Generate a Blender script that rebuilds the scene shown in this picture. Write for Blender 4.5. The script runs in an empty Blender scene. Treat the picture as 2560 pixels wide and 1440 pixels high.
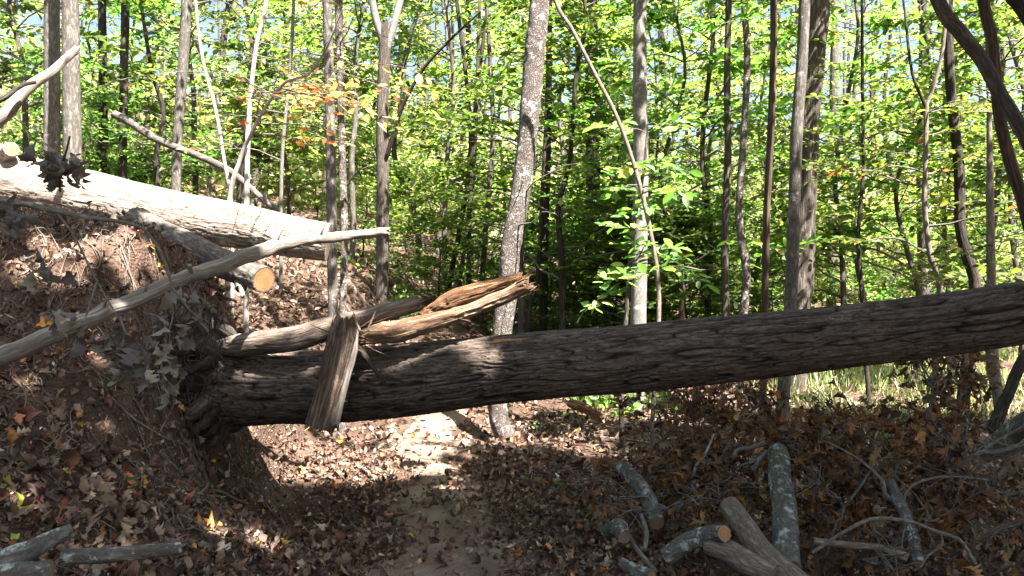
import bpy, math, random
import numpy as np
from mathutils import Vector
R_ = math.radians
rng = np.random.default_rng(11)
random.seed(5)
sc = bpy.context.scene
COL = sc.collection

# ------------------------------------------------------------------ camera, sky, sun, exposure
CAMZ, F = 1.6, 2000.0
cam_d = bpy.data.cameras.new('camera'); cam = bpy.data.objects.new('camera', cam_d); COL.objects.link(cam)
cam.location = (0, 0, CAMZ); cam.rotation_euler = (R_(90), 0, 0)
cam_d.sensor_width = 36; cam_d.lens = 36 * F / 2560; cam_d.clip_start = .05; cam_d.clip_end = 600
sc.camera = cam
SUN_EL, SUN_AZ = 58.0, 141.0                      # azimuth clockwise from +Y: behind the camera, to the right
S = np.array([math.sin(R_(SUN_AZ)) * math.cos(R_(SUN_EL)), math.cos(R_(SUN_AZ)) * math.cos(R_(SUN_EL)), math.sin(R_(SUN_EL))])
w = bpy.data.worlds.new('World'); sc.world = w; w.use_nodes = True
nt = w.node_tree
sky = nt.nodes.new('ShaderNodeTexSky'); sky.sky_type = 'NISHITA'; sky.sun_disc = False
sky.sun_elevation = R_(SUN_EL); sky.sun_rotation = R_(SUN_AZ); sky.dust_density = 3.5
bg = nt.nodes['Background']; nt.links.new(sky.outputs[0], bg.inputs[0]); bg.inputs[1].default_value = .042
sd = bpy.data.lights.new('sun', 'SUN'); sd.energy = 5.0; sd.angle = R_(.5); sd.color = (1, .95, .87)
so = bpy.data.objects.new('sun', sd); COL.objects.link(so)
so.rotation_euler = Vector(S).to_track_quat('Z', 'Y').to_euler()
vs = sc.view_settings
sc.display_settings.display_device = 'sRGB'
vs.view_transform = 'Standard'; vs.look = 'None'; vs.gamma = 1; vs.use_curve_mapping = False
vs.exposure = 3.2
cy = sc.cycles
cy.max_bounces = 6; cy.diffuse_bounces = 4; cy.glossy_bounces = 2; cy.transmission_bounces = 4

# ------------------------------------------------------------------ numpy helpers
def h3(i, j, k, s):
    n = (i.astype(np.int64) * 374761393 + j.astype(np.int64) * 668265263 + k.astype(np.int64) * 2147483647 + s * 974634777) & 0xffffffff
    n = ((n ^ (n >> 13)) * 1274126177) & 0xffffffff
    n = ((n ^ (n >> 16)) * 2246822519) & 0xffffffff
    return ((n ^ (n >> 15)) & 0xffffff) / float(0xffffff)
def vn(p, s=0):                                    # value noise 0..1
    f = np.floor(p); t = p - f; t = t * t * (3 - 2 * t); i, j, k = f[..., 0], f[..., 1], f[..., 2]
    x, y, z = t[..., 0], t[..., 1], t[..., 2]
    def L(a, b, u): return a + (b - a) * u
    return L(L(L(h3(i, j, k, s), h3(i+1, j, k, s), x), L(h3(i, j+1, k, s), h3(i+1, j+1, k, s), x), y),
             L(L(h3(i, j, k+1, s), h3(i+1, j, k+1, s), x), L(h3(i, j+1, k+1, s), h3(i+1, j+1, k+1, s), x), y), z)
def fbm(p, o=3, s=0):
    a, t, n = .5, 0, 0
    for q in range(o):
        t = t + a * vn(p * 2 ** q, s + q); n += a; a *= .5
    return t / n - .5
def ss(a, b, x):
    t = np.clip((x - a) / (b - a), 0, 1); return t * t * (3 - 2 * t)
def unit(v): return v / np.maximum(np.linalg.norm(v, axis=-1, keepdims=True), 1e-9)
def xy3(x, y, k=0.): return np.stack([x, y, np.full_like(x, k)], -1)
def at(px, py, Y): return np.array([(px - 1280) / F * Y, Y, CAMZ - (py - 720) / F * Y])

# ------------------------------------------------------------------ terrain
def xc(y): return np.interp(y, [0, 4.7, 5.9, 8.4, 10.5, 14, 22], [-.1, -.35, -.62, -.8, -.75, -1.0, -2.5])
def gz(x, y):
    x = np.asarray(x, float); y = np.asarray(y, float)
    d = np.maximum(xc(y) - .5 - x, 0)
    slope = .6 - .18 * ss(3.5, 7, y)
    lin = slope * (d - .25 * (1 - np.exp(-d / .25))) * (1 - .6 * ss(9, 16, y))
    z = np.where(lin < 1.2, lin, 1.2 + 1.2 * (1 - np.exp(-(lin - 1.2) / 1.2)))
    m = 1.45 * ss(3.9, 6.0, y + .25 * (x + 2.6)) * ss(-2.08, -2.75, x - .12 * ss(5.95, 6.3, y) + .3 * fbm(xy3(x * 2.5, y * 2.5, 3.), 3, 4)) * (1 - .75 * ss(6.5, 8.2, y))
    z = z + m * (1 - .45 * ss(-3.6, -7, x))
    cap = 2.06 - .4 * ss(6.0, 6.6, y) * ss(-3.7, -3.2, x) + .5 * np.clip(y - 7.6, 0, 20); z = np.minimum(z, cap - .12 * np.exp(-np.abs(z - cap) / .12) + .06)
    z = z + .2 * np.clip(y - 8.2, 0, 4) * ss(.5, -2, x) + .085 * np.clip(y - 8.5, 0, 30) * ss(4.2, 1.0, x - .12 * np.maximum(y - 9, 0))
    z = z + .2 * np.clip(y - 32, 0, 60)                          # the far slope
    z = z - .2 * ss(.9, 2.2, x - xc(y)) * ss(10, 7, y) - .4 * np.exp(-((x + 1.75) / .45) ** 2 - ((y - 5.5) / .6) ** 2) - .42 * np.exp(-((x + 1.65) / .5) ** 2 - ((y - 6.25) / .7) ** 2)
    near = ss(30, 12, y)
    z = z + .25 * fbm(xy3(x * .5, y * .5), 2, 1) * ss(.3, 1.6, np.abs(x - xc(y))) + .07 * fbm(xy3(x * 2.2, y * 2.2), 3, 2) * near
    z = z + (.05 + .3 * np.clip(m, 0, 1)) * fbm(xy3(x * 7, y * 7), 4, 7) * near * ss(.2, .7, np.abs(x - xc(y)) + .25)
    return z
def g1(x, y): return float(gz(np.array([x]), np.array([y]))[0])
def hit(px, py, far=60):
    Y = np.arange(1.6, far, .03); x = (px - 1280) / F * Y; z = CAMZ - (py - 720) / F * Y
    k = np.argmax(z < gz(x, Y)); return Y[k] if z[k] < gz(x, Y)[k] else far
def nrm(x, y):
    e = .06; return unit(np.stack([-(gz(x + e, y) - gz(x - e, y)) / (2 * e), -(gz(x, y + e) - gz(x, y - e)) / (2 * e), np.ones_like(x)], -1))

# ------------------------------------------------------------------ mesh building
class MB:
    def __init__(s): s.v, s.q, s.t, s.bk, s.tint, s.qm, s.tm, s.n, s.tt = [], [], [], [], [], [], [], 0, []
    def add(s, v, q=None, t=None, bk=None, qt=None, qm=0, tm=0, ttint=None):
        if q is not None and len(q):
            s.q.append(np.asarray(q) + s.n); s.qm.append(np.full(len(q), qm)); s.tint.append(qt if qt is not None else np.full((len(q), 3), .5))
        if t is not None and len(t):
            s.t.append(np.asarray(t) + s.n); s.tm.append(np.full(len(t), tm)); s.tt.append(ttint if ttint is not None else np.full((len(t), 3), .5))
        s.v.append(v); s.bk.append(bk if bk is not None else v); s.n += len(v)
        return s
    def build(s, name, mats, parent=None, loc=None, smooth=True):
        if not s.v: s.add(np.zeros((3, 3)), t=[[0, 1, 2]])
        V = np.concatenate(s.v).astype(np.float32)
        if parent is not None and loc is None: loc = np.array(parent.location)
        if parent is not None: V = V - np.asarray(loc, np.float32)
        Q = np.concatenate(s.q) if s.q else np.zeros((0, 4), int); T = np.concatenate(s.t) if s.t else np.zeros((0, 3), int)
        me = bpy.data.meshes.new(name); nq, nt_ = len(Q), len(T)
        me.vertices.add(len(V)); me.vertices.foreach_set('co', V.ravel())
        me.loops.add(nq * 4 + nt_ * 3); me.loops.foreach_set('vertex_index', np.concatenate([Q.ravel(), T.ravel()]).astype(np.int32))
        me.polygons.add(nq + nt_)
        me.polygons.foreach_set('loop_start', np.concatenate([np.arange(nq) * 4, nq * 4 + np.arange(nt_) * 3]).astype(np.int32))
        me.polygons.foreach_set('loop_total', np.concatenate([np.full(nq, 4), np.full(nt_, 3)]).astype(np.int32))
        me.polygons.foreach_set('use_smooth', np.full(nq + nt_, smooth))
        mi = np.concatenate(s.qm + s.tm).astype(np.int32); me.polygons.foreach_set('material_index', mi)
        a = me.attributes.new('bk', 'FLOAT_VECTOR', 'POINT'); a.data.foreach_set('vector', np.concatenate(s.bk).astype(np.float32).ravel())
        c = np.concatenate(s.tint + s.tt) if (s.tint or s.tt) else np.zeros((0, 3))
        a = me.attributes.new('tint', 'FLOAT_COLOR', 'FACE'); a.data.foreach_set('color', np.concatenate([c, np.ones((len(c), 1))], 1).astype(np.float32).ravel())
        me.update(calc_edges=True)
        for m in (mats if isinstance(mats, (list, tuple)) else [mats]): me.materials.append(m)
        o = bpy.data.objects.new(name, me); COL.objects.link(o)
        if parent is not None: o.parent = parent
        return o

def tag(o, label=None, cat=None, group=None, kind=None):
    for k, v in (('label', label), ('category', cat), ('group', group), ('kind', kind)):
        if v: o[k] = v
    return o
def thing(name, label, cat, loc, group=None):
    o = bpy.data.objects.new(name, None); COL.objects.link(o); o.location = [float(c) for c in loc]; o.empty_display_size = .1
    return tag(o, label, cat, group)
def copy_tree(o, parent=None):
    c = o.copy(); COL.objects.link(c)
    if parent is not None: c.parent = parent
    for ch in list(o.children): copy_tree(ch, c)
    return c

def resample(P, R, n):
    P = np.asarray(P, float); R = np.asarray(R, float); m = len(P)
    if m == 2:
        u = np.linspace(0, 1, n)[:, None]; return P[0] + (P[1] - P[0]) * u, R[0] + (R[1] - R[0]) * u[:, 0]
    Q = np.vstack([2 * P[0] - P[1], P, 2 * P[-1] - P[-2]])
    sl = np.concatenate([[0], np.cumsum(np.linalg.norm(np.diff(P, axis=0), axis=1))]); u = np.linspace(0, sl[-1], n)
    k = np.clip(np.searchsorted(sl, u, side='right') - 1, 0, m - 2); t = ((u - sl[k]) / np.maximum(sl[k+1] - sl[k], 1e-9))[:, None]
    a, b, c, d = Q[k], Q[k+1], Q[k+2], Q[k+3]
    pts = .5 * (2 * b + (c - a) * t + (2 * a - 5 * b + 4 * c - d) * t * t + (3 * b - a - 3 * c + d) * t ** 3)
    return pts, np.interp(u, sl, R)
def tube(mb, P, R, nu=24, nv=10, disp=None, caps=(True, True), capm=0, jag=(0, 0), flat=1., seed=0, roll=0., mi=0, wob=0., crack=None):
    P, R = resample(P, R, nu)
    T = unit(np.gradient(P, axis=0)); L = np.concatenate([[0], np.cumsum(np.linalg.norm(np.diff(P, axis=0), axis=1))])
    if wob: P = P + wob * R[:, None] * np.stack([fbm(np.stack([L * 3 / max(R.max() * 8, .1), L * 0 + seed, L * 0 + c], -1), 2, 31) for c in range(3)], -1) * 2
    n0 = np.cross(T[0], [0, 0, 1.]) if abs(T[0][2]) < .9 else np.cross(T[0], [0, 1., 0]); n0 = unit(n0)
    N = np.zeros_like(P); N[0] = n0
    for i in range(1, nu):
        v = N[i-1] - T[i] * np.dot(N[i-1], T[i]); N[i] = v / np.linalg.norm(v)
    B = np.cross(T, N)
    a = np.arange(nv) / nv * 2 * np.pi + roll
    ca, sa = np.cos(a), np.sin(a)
    bk = np.stack([R[:, None] * ca, R[:, None] * sa, np.repeat(L[:, None], nv, 1)], -1) + np.array([seed * 3.7, seed * 1.3, seed * 5.1])
    rr = np.repeat(R[:, None], nv, 1); qt = None
    if disp is not None: rr = rr + disp(bk, L[:, None] / L[-1], a[None])
    if crack is not None:
        h = crack(bk); rr = rr + h[1]; hc = h[0]; hc = .25 * (hc[:-1] + hc[1:]); hc = hc + np.roll(hc, -1, 1); qt = np.repeat(hc.reshape(-1, 1), 3, 1)
    V = P[:, None] + N[:, None] * (rr * ca)[..., None] + B[:, None] * (rr * sa * flat)[..., None]
    for e, amp in enumerate(jag):
        if amp:
            jn = (vn(np.stack([ca * 2.2 + seed, sa * 2.2 + e * 7, ca * 0], -1), 17) - .3 + .6 * (vn(np.stack([ca * 6 + seed, sa * 6 + e * 7, ca * 0], -1), 18) - .5))
            fall = np.clip(1 - (L if e == 0 else L[-1] - L) / (amp * 1.2), 0, 1)
            V = V + T[:, None] * ((-1 if e == 0 else 1) * amp * jn[None, :] * fall[:, None])[..., None]
    i = np.arange(nu - 1)[:, None] * nv; j = np.arange(nv)[None]; j2 = (j + 1) % nv
    q = np.stack([i + j, i + j2, i + nv + j2, i + nv + j], -1).reshape(-1, 4)
    mb.add(V.reshape(-1, 3), q, bk=bk.reshape(-1, 3), qm=mi, qt=qt)
    for e, k in ((0, 0), (1, nu - 1)):
        if caps[e]:
            ring = V[k]; c = ring.mean(0); z = L[k]
            cb = np.vstack([bk[k], np.array([[seed * 3.7, seed * 1.3, z + seed * 5.1]])])
            cb = cb - np.array([seed * 3.7, seed * 1.3, 0])
            jj = np.arange(nv); t = np.stack([np.full(nv, nv), (jj + 1) % nv, jj] if e == 0 else [np.full(nv, nv), jj, (jj + 1) % nv], -1)
            inner = c + (ring - c) * .9; ib = cb.copy(); ib[:nv, :2] *= .9; rq = np.stack([jj, (jj + 1) % nv, nv + (jj + 1) % nv, nv + jj], -1)
            mb.add(np.vstack([ring, inner]), rq, bk=np.vstack([bk[k], bk[k]]), qm=mi)
            mb.add(np.vstack([inner, c]), t=t, bk=ib, tm=capm)
    return mb

# leaf prototypes: x = length 0..1, y = width, z = normal
HEXV = np.array([(0, 0, 0), (.3, .2, .04), (.7, .2, .04), (1, 0, -.06), (.7, -.2, .04), (.3, -.2, .04)], float)
HEXQ = np.array([(0, 3, 2, 1), (0, 5, 4, 3)])
def oak_proto(r, bend, cup, twist, lob=1.):
    t = np.array([0, .14, .26, .36, .48, .58, .70, .80, .9, 1.0]); wd = np.array([.012, .03, .2, .07, .34, .1, .36, .11, .2, .0])
    wd = wd * lob + (1 - lob) * .26 * np.sin(np.pi * np.clip(t, .05, 1)) ; wd = wd * (1 + .2 * r.standard_normal(10)); lo = wd * (1 + .25 * r.standard_normal(10))
    wd[0] = lo[0] = .012; wd[-1] = lo[-1] = 0.004
    sh = np.where(np.arange(10) % 2 == 0, .07, 0.) * lob; sh[0] = sh[-1] = 0
    V = np.zeros((30, 3)); V[:10, 0] = t; V[10:20, 0] = t + sh; V[20:, 0] = t + sh; V[10:20, 1] = np.abs(wd); V[20:, 1] = -np.abs(lo)
    x, y = V[:, 0].copy(), V[:, 1].copy()
    V[:, 2] = bend * (x - .5) ** 2 * 2 + cup * np.abs(y) * 1.3 + twist * (x - .4) * y * 3 + .03 * r.standard_normal(30)
    i = np.arange(9)
    return V, np.vstack([np.stack([i, i+1, i+11, i+10], -1), np.stack([i+20, i+21, i+1, i], -1)])
def leaves(mb, pos, d, n, size, col, proto=(HEXV, HEXQ), wid=None, mi=0):
    """pos (m,3) leaf base, d direction, n normal, size (m,), col (m,3)"""
    if len(pos) == 0: return mb
    V, Q = proto; d = unit(d); y = unit(np.cross(n, d)); n = np.cross(d, y)
    wv = np.ones(len(pos)) if wid is None else wid
    W = pos[:, None] + size[:, None, None] * (V[None, :, :1] * d[:, None] + V[None, :, 1:2] * y[:, None] * wv[:, None, None] + V[None, :, 2:] * n[:, None])
    k = len(V); q = (np.arange(len(pos))[:, None, None] * k + Q[None]).reshape(-1, 4)
    return mb.add(W.reshape(-1, 3), q, qt=np.repeat(col, len(Q), 0), qm=mi)
def rv(n, r=rng): return r.standard_normal((n, 3))
def pick(pal, n, r=rng, var=.25):
    cs = np.array([c[:3] for c in pal]); p = np.array([c[3] for c in pal]); k = r.choice(len(pal), n, p=p / p.sum())
    return np.clip(cs[k] * (1 + var * r.standard_normal((n, 1))) * (1 + .035 * r.standard_normal((n, 3))), .004, .95)

# ------------------------------------------------------------------ materials
def nm(name):
    m = bpy.data.materials.new(name); m.use_nodes = True; t = m.node_tree; b = t.nodes['Principled BSDF']
    b.inputs['Roughness'].default_value = .85; b.inputs['Specular IOR Level'].default_value = .25
    return m, t, b
def nd(t, ty, ins=None, **kw):
    n = t.nodes.new('ShaderNode' + ty)
    for k, v in kw.items(): setattr(n, k, v)
    for k, v in (ins or {}).items():
        if isinstance(v, bpy.types.NodeSocket): t.links.new(v, n.inputs[k])
        else: n.inputs[k].default_value = v
    return n
def ramp(t, fac, stops):
    n = nd(t, 'ValToRGB', {'Fac': fac}); e = n.color_ramp.elements
    while len(e) < len(stops): e.new(.5)
    for q, (p, c) in zip(e, stops): q.position = p; q.color = (*c, 1) if len(c) == 3 else c
    return n.outputs['Color']
def mix(t, f, a, b, mode='MIX'):
    n = nd(t, 'Mix', data_type='RGBA', blend_type=mode)
    for k, v in ((0, f), (6, a), (7, b)):
        if isinstance(v, bpy.types.NodeSocket): t.links.new(v, n.inputs[k])
        else: n.inputs[k].default_value = (*v, 1) if isinstance(v, tuple) and len(v) == 3 else v
    return n.outputs[2]
def bark(name, c1, c2, c3, scale=22, stretch=.14, bump=.7, dist=.012, spot=None, spots=7, spota=.58, rough=.9, rings=0):
    m, t, b = nm(name)
    A = nd(t, 'Attribute', attribute_name='bk').outputs['Vector']
    mp = nd(t, 'Mapping', {'Vector': A, 'Scale': (1, 1, stretch)}).outputs[0]
    wn = nd(t, 'TexNoise', {'Vector': mp, 'Scale': scale * .5, 'Detail': 2}).outputs['Color']
    mv = nd(t, 'Vector' + 'Math', {0: mp, 1: wn}, operation='ADD'); 
    v2 = nd(t, 'VectorMath', {0: wn, 'Scale': .6 / scale}, operation='SCALE').outputs[0]
    mv = nd(t, 'VectorMath', {0: mp, 1: v2}, operation='ADD').outputs[0]
    n1 = nd(t, 'TexNoise', {'Vector': mv, 'Scale': scale, 'Detail': 5, 'Roughness': .65}).outputs['Fac']
    r1 = nd(t, 'Math', {0: nd(t, 'Math', {0: nd(t, 'Math', {0: n1, 1: .5}, operation='SUBTRACT').outputs[0]}, operation='ABSOLUTE').outputs[0], 1: 5.}, operation='MULTIPLY', use_clamp=True).outputs[0]
    n2 = nd(t, 'TexNoise', {'Vector': A, 'Scale': 5., 'Detail': 4}).outputs['Fac']
    n3 = nd(t, 'TexNoise', {'Vector': A, 'Scale': 90., 'Detail': 3}).outputs['Fac']
    c = mix(t, r1, c1, ramp(t, n2, [(.3, c2), (.7, c3)]))
    c = mix(t, .35, c, ramp(t, n3, [(.3, (.35,) * 3), (.7, (.65,) * 3)]), 'OVERLAY')
    if rings:
        wv = nd(t, 'TexNoise', {'Vector': nd(t, 'Mapping', {'Vector': A, 'Scale': (.6, .6, 14)}).outputs[0], 'Scale': 5., 'Detail': 2}).outputs['Fac']
        c = mix(t, ramp(t, wv, [(.52, (0, 0, 0)), (.62, (rings,) * 3)]), c, c1)
    c = mix(t, 1., c, nd(t, 'VectorMath', {0: nd(t, 'Attribute', attribute_name='tint').outputs['Vector'], 'Scale': 2.}, operation='SCALE').outputs[0], 'MULTIPLY')
    if spot:
        ns = nd(t, 'TexNoise', {'Vector': A, 'Scale': spots, 'Detail': 6, 'Roughness': .7}).outputs['Fac']
        c = mix(t, ramp(t, ns, [(spota, (0, 0, 0)), (spota + .06, (1, 1, 1))]), c, spot)
    t.links.new(c, b.inputs['Base Color']); b.inputs['Roughness'].default_value = rough
    hh = nd(t, 'Math', {0: r1, 1: nd(t, 'Math', {0: n3, 1: .3}, operation='MULTIPLY').outputs[0]}, operation='ADD').outputs[0]
    bp = nd(t, 'Bump', {'Strength': bump, 'Distance': dist, 'Height': hh}); t.links.new(bp.outputs[0], b.inputs['Normal'])
    return m
def leafmat(name, trans, tboost=(1.5, 1.6, .7), rough=.5, var=.3):
    m, t, b = nm(name)
    c = nd(t, 'Attribute', attribute_name='tint').outputs['Color']
    oi = nd(t, 'ObjectInfo').outputs['Random']
    hs = nd(t, 'HueSaturation', {'Hue': nd(t, 'MapRange', {0: oi, 3: .5 - .035 * var / .3, 4: .5 + .02 * var / .3}).outputs[0], 'Saturation': 1, 'Value': nd(t, 'MapRange', {0: oi, 3: 1 - var, 4: 1 + var}).outputs[0], 'Color': c}).outputs[0]
    nz = nd(t, 'TexNoise', {'Vector': nd(t, 'TexCoord').outputs['Object'], 'Scale': 45., 'Detail': 3}).outputs['Fac']
    hs = mix(t, .5, hs, ramp(t, nz, [(.3, (.38,) * 3), (.7, (.62,) * 3)]), 'OVERLAY')
    t.links.new(hs, b.inputs['Base Color']); b.inputs['Roughness'].default_value = rough; b.inputs['Specular IOR Level'].default_value = .35
    tr = nd(t, 'BsdfTranslucent', {'Color': mix(t, 1., hs, tboost, 'MULTIPLY')})
    mx = nd(t, 'MixShader', {0: trans, 1: b.outputs[0], 2: tr.outputs[0]})
    t.links.new(mx.outputs[0], t.nodes['Material Output'].inputs['Surface'])
    return m
def soil(name, c1, c2, c3, sc1=3., sc2=60., bump=.8, dist=.03):
    m, t, b = nm(name)
    A = nd(t, 'TexCoord').outputs['Object']
    n1 = nd(t, 'TexNoise', {'Vector': A, 'Scale': sc1, 'Detail': 8, 'Roughness': .7}).outputs['Fac']
    n2 = nd(t, 'TexNoise', {'Vector': A, 'Scale': sc2, 'Detail': 5, 'Roughness': .7}).outputs['Fac']
    v = nd(t, 'TexVoronoi', {'Vector': A, 'Scale': sc2 * .8}).outputs['Distance']
    c = mix(t, .6, ramp(t, n1, [(.3, c1), (.5, c2), (.72, c3)]), ramp(t, n2, [(.25, (.2,) * 3), (.75, (.8,) * 3)]), 'OVERLAY')
    t.links.new(c, b.inputs['Base Color']); b.inputs['Roughness'].default_value = .95
    hh = nd(t, 'Math', {0: n2, 1: v}, operation='ADD').outputs[0]
    bp = nd(t, 'Bump', {'Strength': bump, 'Distance': dist, 'Height': hh}); t.links.new(bp.outputs[0], b.inputs['Normal'])
    return m
M = {}
M['trunk'] = bark('fissured_bark', (.07, .051, .04), (.118, .09, .073), (.2, .165, .138), 40, .2, .35, .006, (.33, .33, .32), 5, .68)
M['grey'] = bark('smooth_grey_bark', (.1, .09, .08), (.17, .16, .145), (.27, .255, .235), 16, .5, .35, .006, (.46, .45, .43), 5, .6, rings=.35)
M['mid'] = bark('mid_grey_bark', (.05, .043, .038), (.13, .115, .1), (.22, .2, .175), 20, .3, .6, .01, (.3, .3, .28), 7, .62)
M['rough'] = bark('rough_brown_bark', (.045, .036, .03), (.13, .105, .085), (.22, .19, .16), 24, .13, .9, .018)
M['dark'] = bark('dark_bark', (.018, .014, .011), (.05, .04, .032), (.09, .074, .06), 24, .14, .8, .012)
M['spotted'] = bark('flaky_bark', (.05, .036, .03), (.24, .2, .18), (.42, .385, .355), 38, .55, 1., .015, (.5, .48, .46), 12, .57)
M['red'] = bark('peeling_red_bark', (.035, .02, .014), (.1, .064, .047), (.17, .12, .09), 24, .06, .8, .012)
M['pale'] = bark('pale_bark', (.2, .18, .16), (.36, .34, .31), (.5, .47, .43), 20, .3, .4, .006)
M['log'] = bark('sunlit_log_bark', (.2, .15, .12), (.4, .35, .3), (.54, .49, .44), 24, .14, .9, .015, (.5, .48, .45), 5, .6)
M['lichen'] = bark('lichen_bark', (.06, .055, .048), (.12, .115, .1), (.2, .19, .17), 26, .4, .6, .008, (.3, .33, .31), 16, .55)
M['pole'] = bark('weathered_bare_wood', (.1, .08, .065), (.26, .23, .2), (.4, .365, .33), 30, .05, .5, .006)
M['split'] = bark('split_wood', (.1, .045, .025), (.32, .225, .14), (.54, .45, .32), 34, .05, 1., .014)
M['rot'] = bark('rotten_wood', (.07, .026, .012), (.3, .165, .075), (.48, .31, .16), 34, .07, 1., .018)
M['slab'] = bark('weathered_split_wood', (.07, .038, .026), (.28, .2, .145), (.44, .36, .28), 34, .05, 1., .018)
M['stem'] = bark('broken_stem_bark', (.07, .05, .038), (.19, .145, .115), (.29, .235, .195), 26, .12, .6, .01)
M['twig'] = bark('twig_bark', (.07, .06, .052), (.17, .15, .135), (.28, .255, .235), 60, .3, .3, .003)
M['vine'] = bark('root_bark', (.09, .07, .055), (.2, .165, .13), (.3, .26, .21), 40, .2, .5, .005)
def cutmat(name, c1, c2, c3):
    m, t, b = nm(name); A = nd(t, 'Attribute', attribute_name='bk').outputs['Vector']
    ln = nd(t, 'VectorMath', {0: nd(t, 'VectorMath', {0: A, 1: (1, 1, 0)}, operation='MULTIPLY').outputs[0]}, operation='LENGTH').outputs['Value']
    nz = nd(t, 'TexNoise', {'Vector': A, 'Scale': 14., 'Detail': 4}).outputs['Fac']
    ad = nd(t, 'Math', {0: nd(t, 'Math', {0: ln, 1: 300.}, operation='MULTIPLY').outputs[0], 1: nd(t, 'Math', {0: nz, 1: 7.}, operation='MULTIPLY').outputs[0]}, operation='ADD').outputs[0]
    rg = nd(t, 'MapRange', {0: nd(t, 'Math', {0: ad}, operation='SINE').outputs[0], 1: -1., 2: 1.}).outputs[0]
    c = mix(t, .28, ramp(t, nz, [(.3, c1), (.7, c2)]), ramp(t, rg, [(0, c3), (1, c2)]))
    t.links.new(c, b.inputs['Base Color']); return m
M['cut'] = cutmat('fresh_cut_wood', (.22, .1, .04), (.33, .18, .08), (.14, .065, .03))
M['cutdull'] = cutmat('dull_cut_wood', (.13, .085, .055), (.21, .15, .105), (.08, .052, .036))  # darker cut wood, shade on the log ends put into its colour
M['soil'] = soil('forest_soil', (.028, .016, .011), (.075, .044, .031), (.15, .1, .074))
M['trail'] = soil('packed_trail_earth', (.07, .047, .034), (.15, .105, .077), (.24, .185, .145), 2.2, 90, .6, .012)
M['leaf'] = leafmat('green_leaf', .55, (1.8, 1.9, .9))
M['shade'] = leafmat('added_canopy_leaf', .15, (1.2, 1.4, .6))  # passes little light, so the crowns added behind the camera shade deeply
M['fall'] = leafmat('autumn_leaf', .4, (1.3, 1.2, .8), var=.1)
M['dead'] = leafmat('dead_leaf', .12, (1.2, 1., .8), .6, var=.08)
M['litter'] = leafmat('litter_leaf', .08, (1.2, 1., .8), .6, var=.0)
M['grass'] = leafmat('grass_blade', .3, (1.3, 1.3, .7), .5, var=0)
M['rock'] = soil('pale_rock', (.25, .2, .19), (.36, .3, .29), (.45, .4, .39), 4, 30, .5, .02)

# palettes (linear base colour, weight)
GREEN = [(.06, .112, .03, 3), (.09, .15, .04, 4), (.13, .185, .055, 3), (.21, .24, .1, 1.2)]
LIME = [(.06, .115, .034, 3), (.1, .16, .052, 4), (.17, .225, .1, 2), (.28, .28, .1, .5)]
SHADED = [(.05, .1, .028, 4), (.075, .132, .037, 4), (.115, .17, .05, 2)]  # darker leaves, woodland shade put into the colour
GOLD = [(.08, .14, .03, 4), (.14, .19, .05, 3), (.27, .24, .08, 1.3), (.34, .17, .05, .6), (.05, .1, .018, 2)]
WASHED_OUT = [(.24, .32, .15, 3), (.36, .42, .27, 3), (.15, .24, .08, 3), (.45, .42, .27, .8), (.44, .3, .16, .3)]  # far leaves, overexposure and haze put into the colour
ORANGE = [(.6, .38, .14, 4), (.5, .22, .08, 1.6), (.6, .48, .2, 4), (.34, .1, .07, .7), (.32, .36, .14, 2)]
LITTER = [(.1, .06, .042, 6), (.15, .1, .07, 5), (.23, .16, .11, 2.5), (.06, .033, .023, 5), (.15, .06, .036, 2), (.36, .27, .19, 1.1), (.2, .165, .13, 1.6), (.36, .15, .05, .6), (.4, .27, .05, .25)]
BROWN = [(.1, .045, .016, 5), (.18, .082, .026, 3), (.055, .027, .012, 4), (.27, .16, .065, .8), (.12, .08, .04, 1)]
GREYD = [(.12, .108, .092, 5), (.18, .165, .14, 2.5), (.07, .062, .054, 4)]

# ------------------------------------------------------------------ ground, trail, litter
def axis(lo, a, b, hi, step):
    mid = np.arange(a, b, step); out = []
    x, s_ = b, step
    while x < hi: out.append(x); s_ = min(s_ * 1.14, 4); x += s_
    pre = []; x, s_ = a, step
    while x > lo: s_ = min(s_ * 1.14, 4); x -= s_; pre.append(x)
    return np.concatenate([pre[::-1], mid, out])
xs = axis(-90, -5.5, 5.5, 90, .035); ys = axis(-40, 1.2, 12, 150, .035)
X, Y = np.meshgrid(xs, ys); Z = gz(X, Y); nx, ny = len(xs), len(ys)
i, j = np.meshgrid(np.arange(nx - 1), np.arange(ny - 1)); k = (j * nx + i).ravel()
mb = MB(); mb.add(np.stack([X, Y, Z], -1).reshape(-1, 3), np.stack([k, k + 1, k + nx + 1, k + nx], -1))
tag(mb.build('ground', M['soil']), 'dark brown forest floor rising into a soil bank on the left', kind='structure')
u = np.linspace(-1, 1, 60); v = np.arange(1.2, 11.5, .04); U, Vv = np.meshgrid(u, v); hw = .42 + .8 * fbm(xy3(Vv * 1.6, np.sign(U)), 2, 9)
TX = xc(Vv) + U * hw; TZ = gz(TX, Vv) + .026 * (1 - U ** 2) - .004 + .05 * fbm(xy3(TX * 5, Vv * 5), 3, 12) * (.3 + np.abs(U))
i, j = np.meshgrid(np.arange(59), np.arange(len(v) - 1)); k = (j * 60 + i).ravel()
mb = MB(); mb.add(np.stack([TX, Vv, TZ], -1).reshape(-1, 3), np.stack([k, k + 1, k + 61, k + 60], -1))
tag(mb.build('trail', M['trail']), 'worn brown earth footpath running under the fallen trunk', kind='structure')

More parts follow.
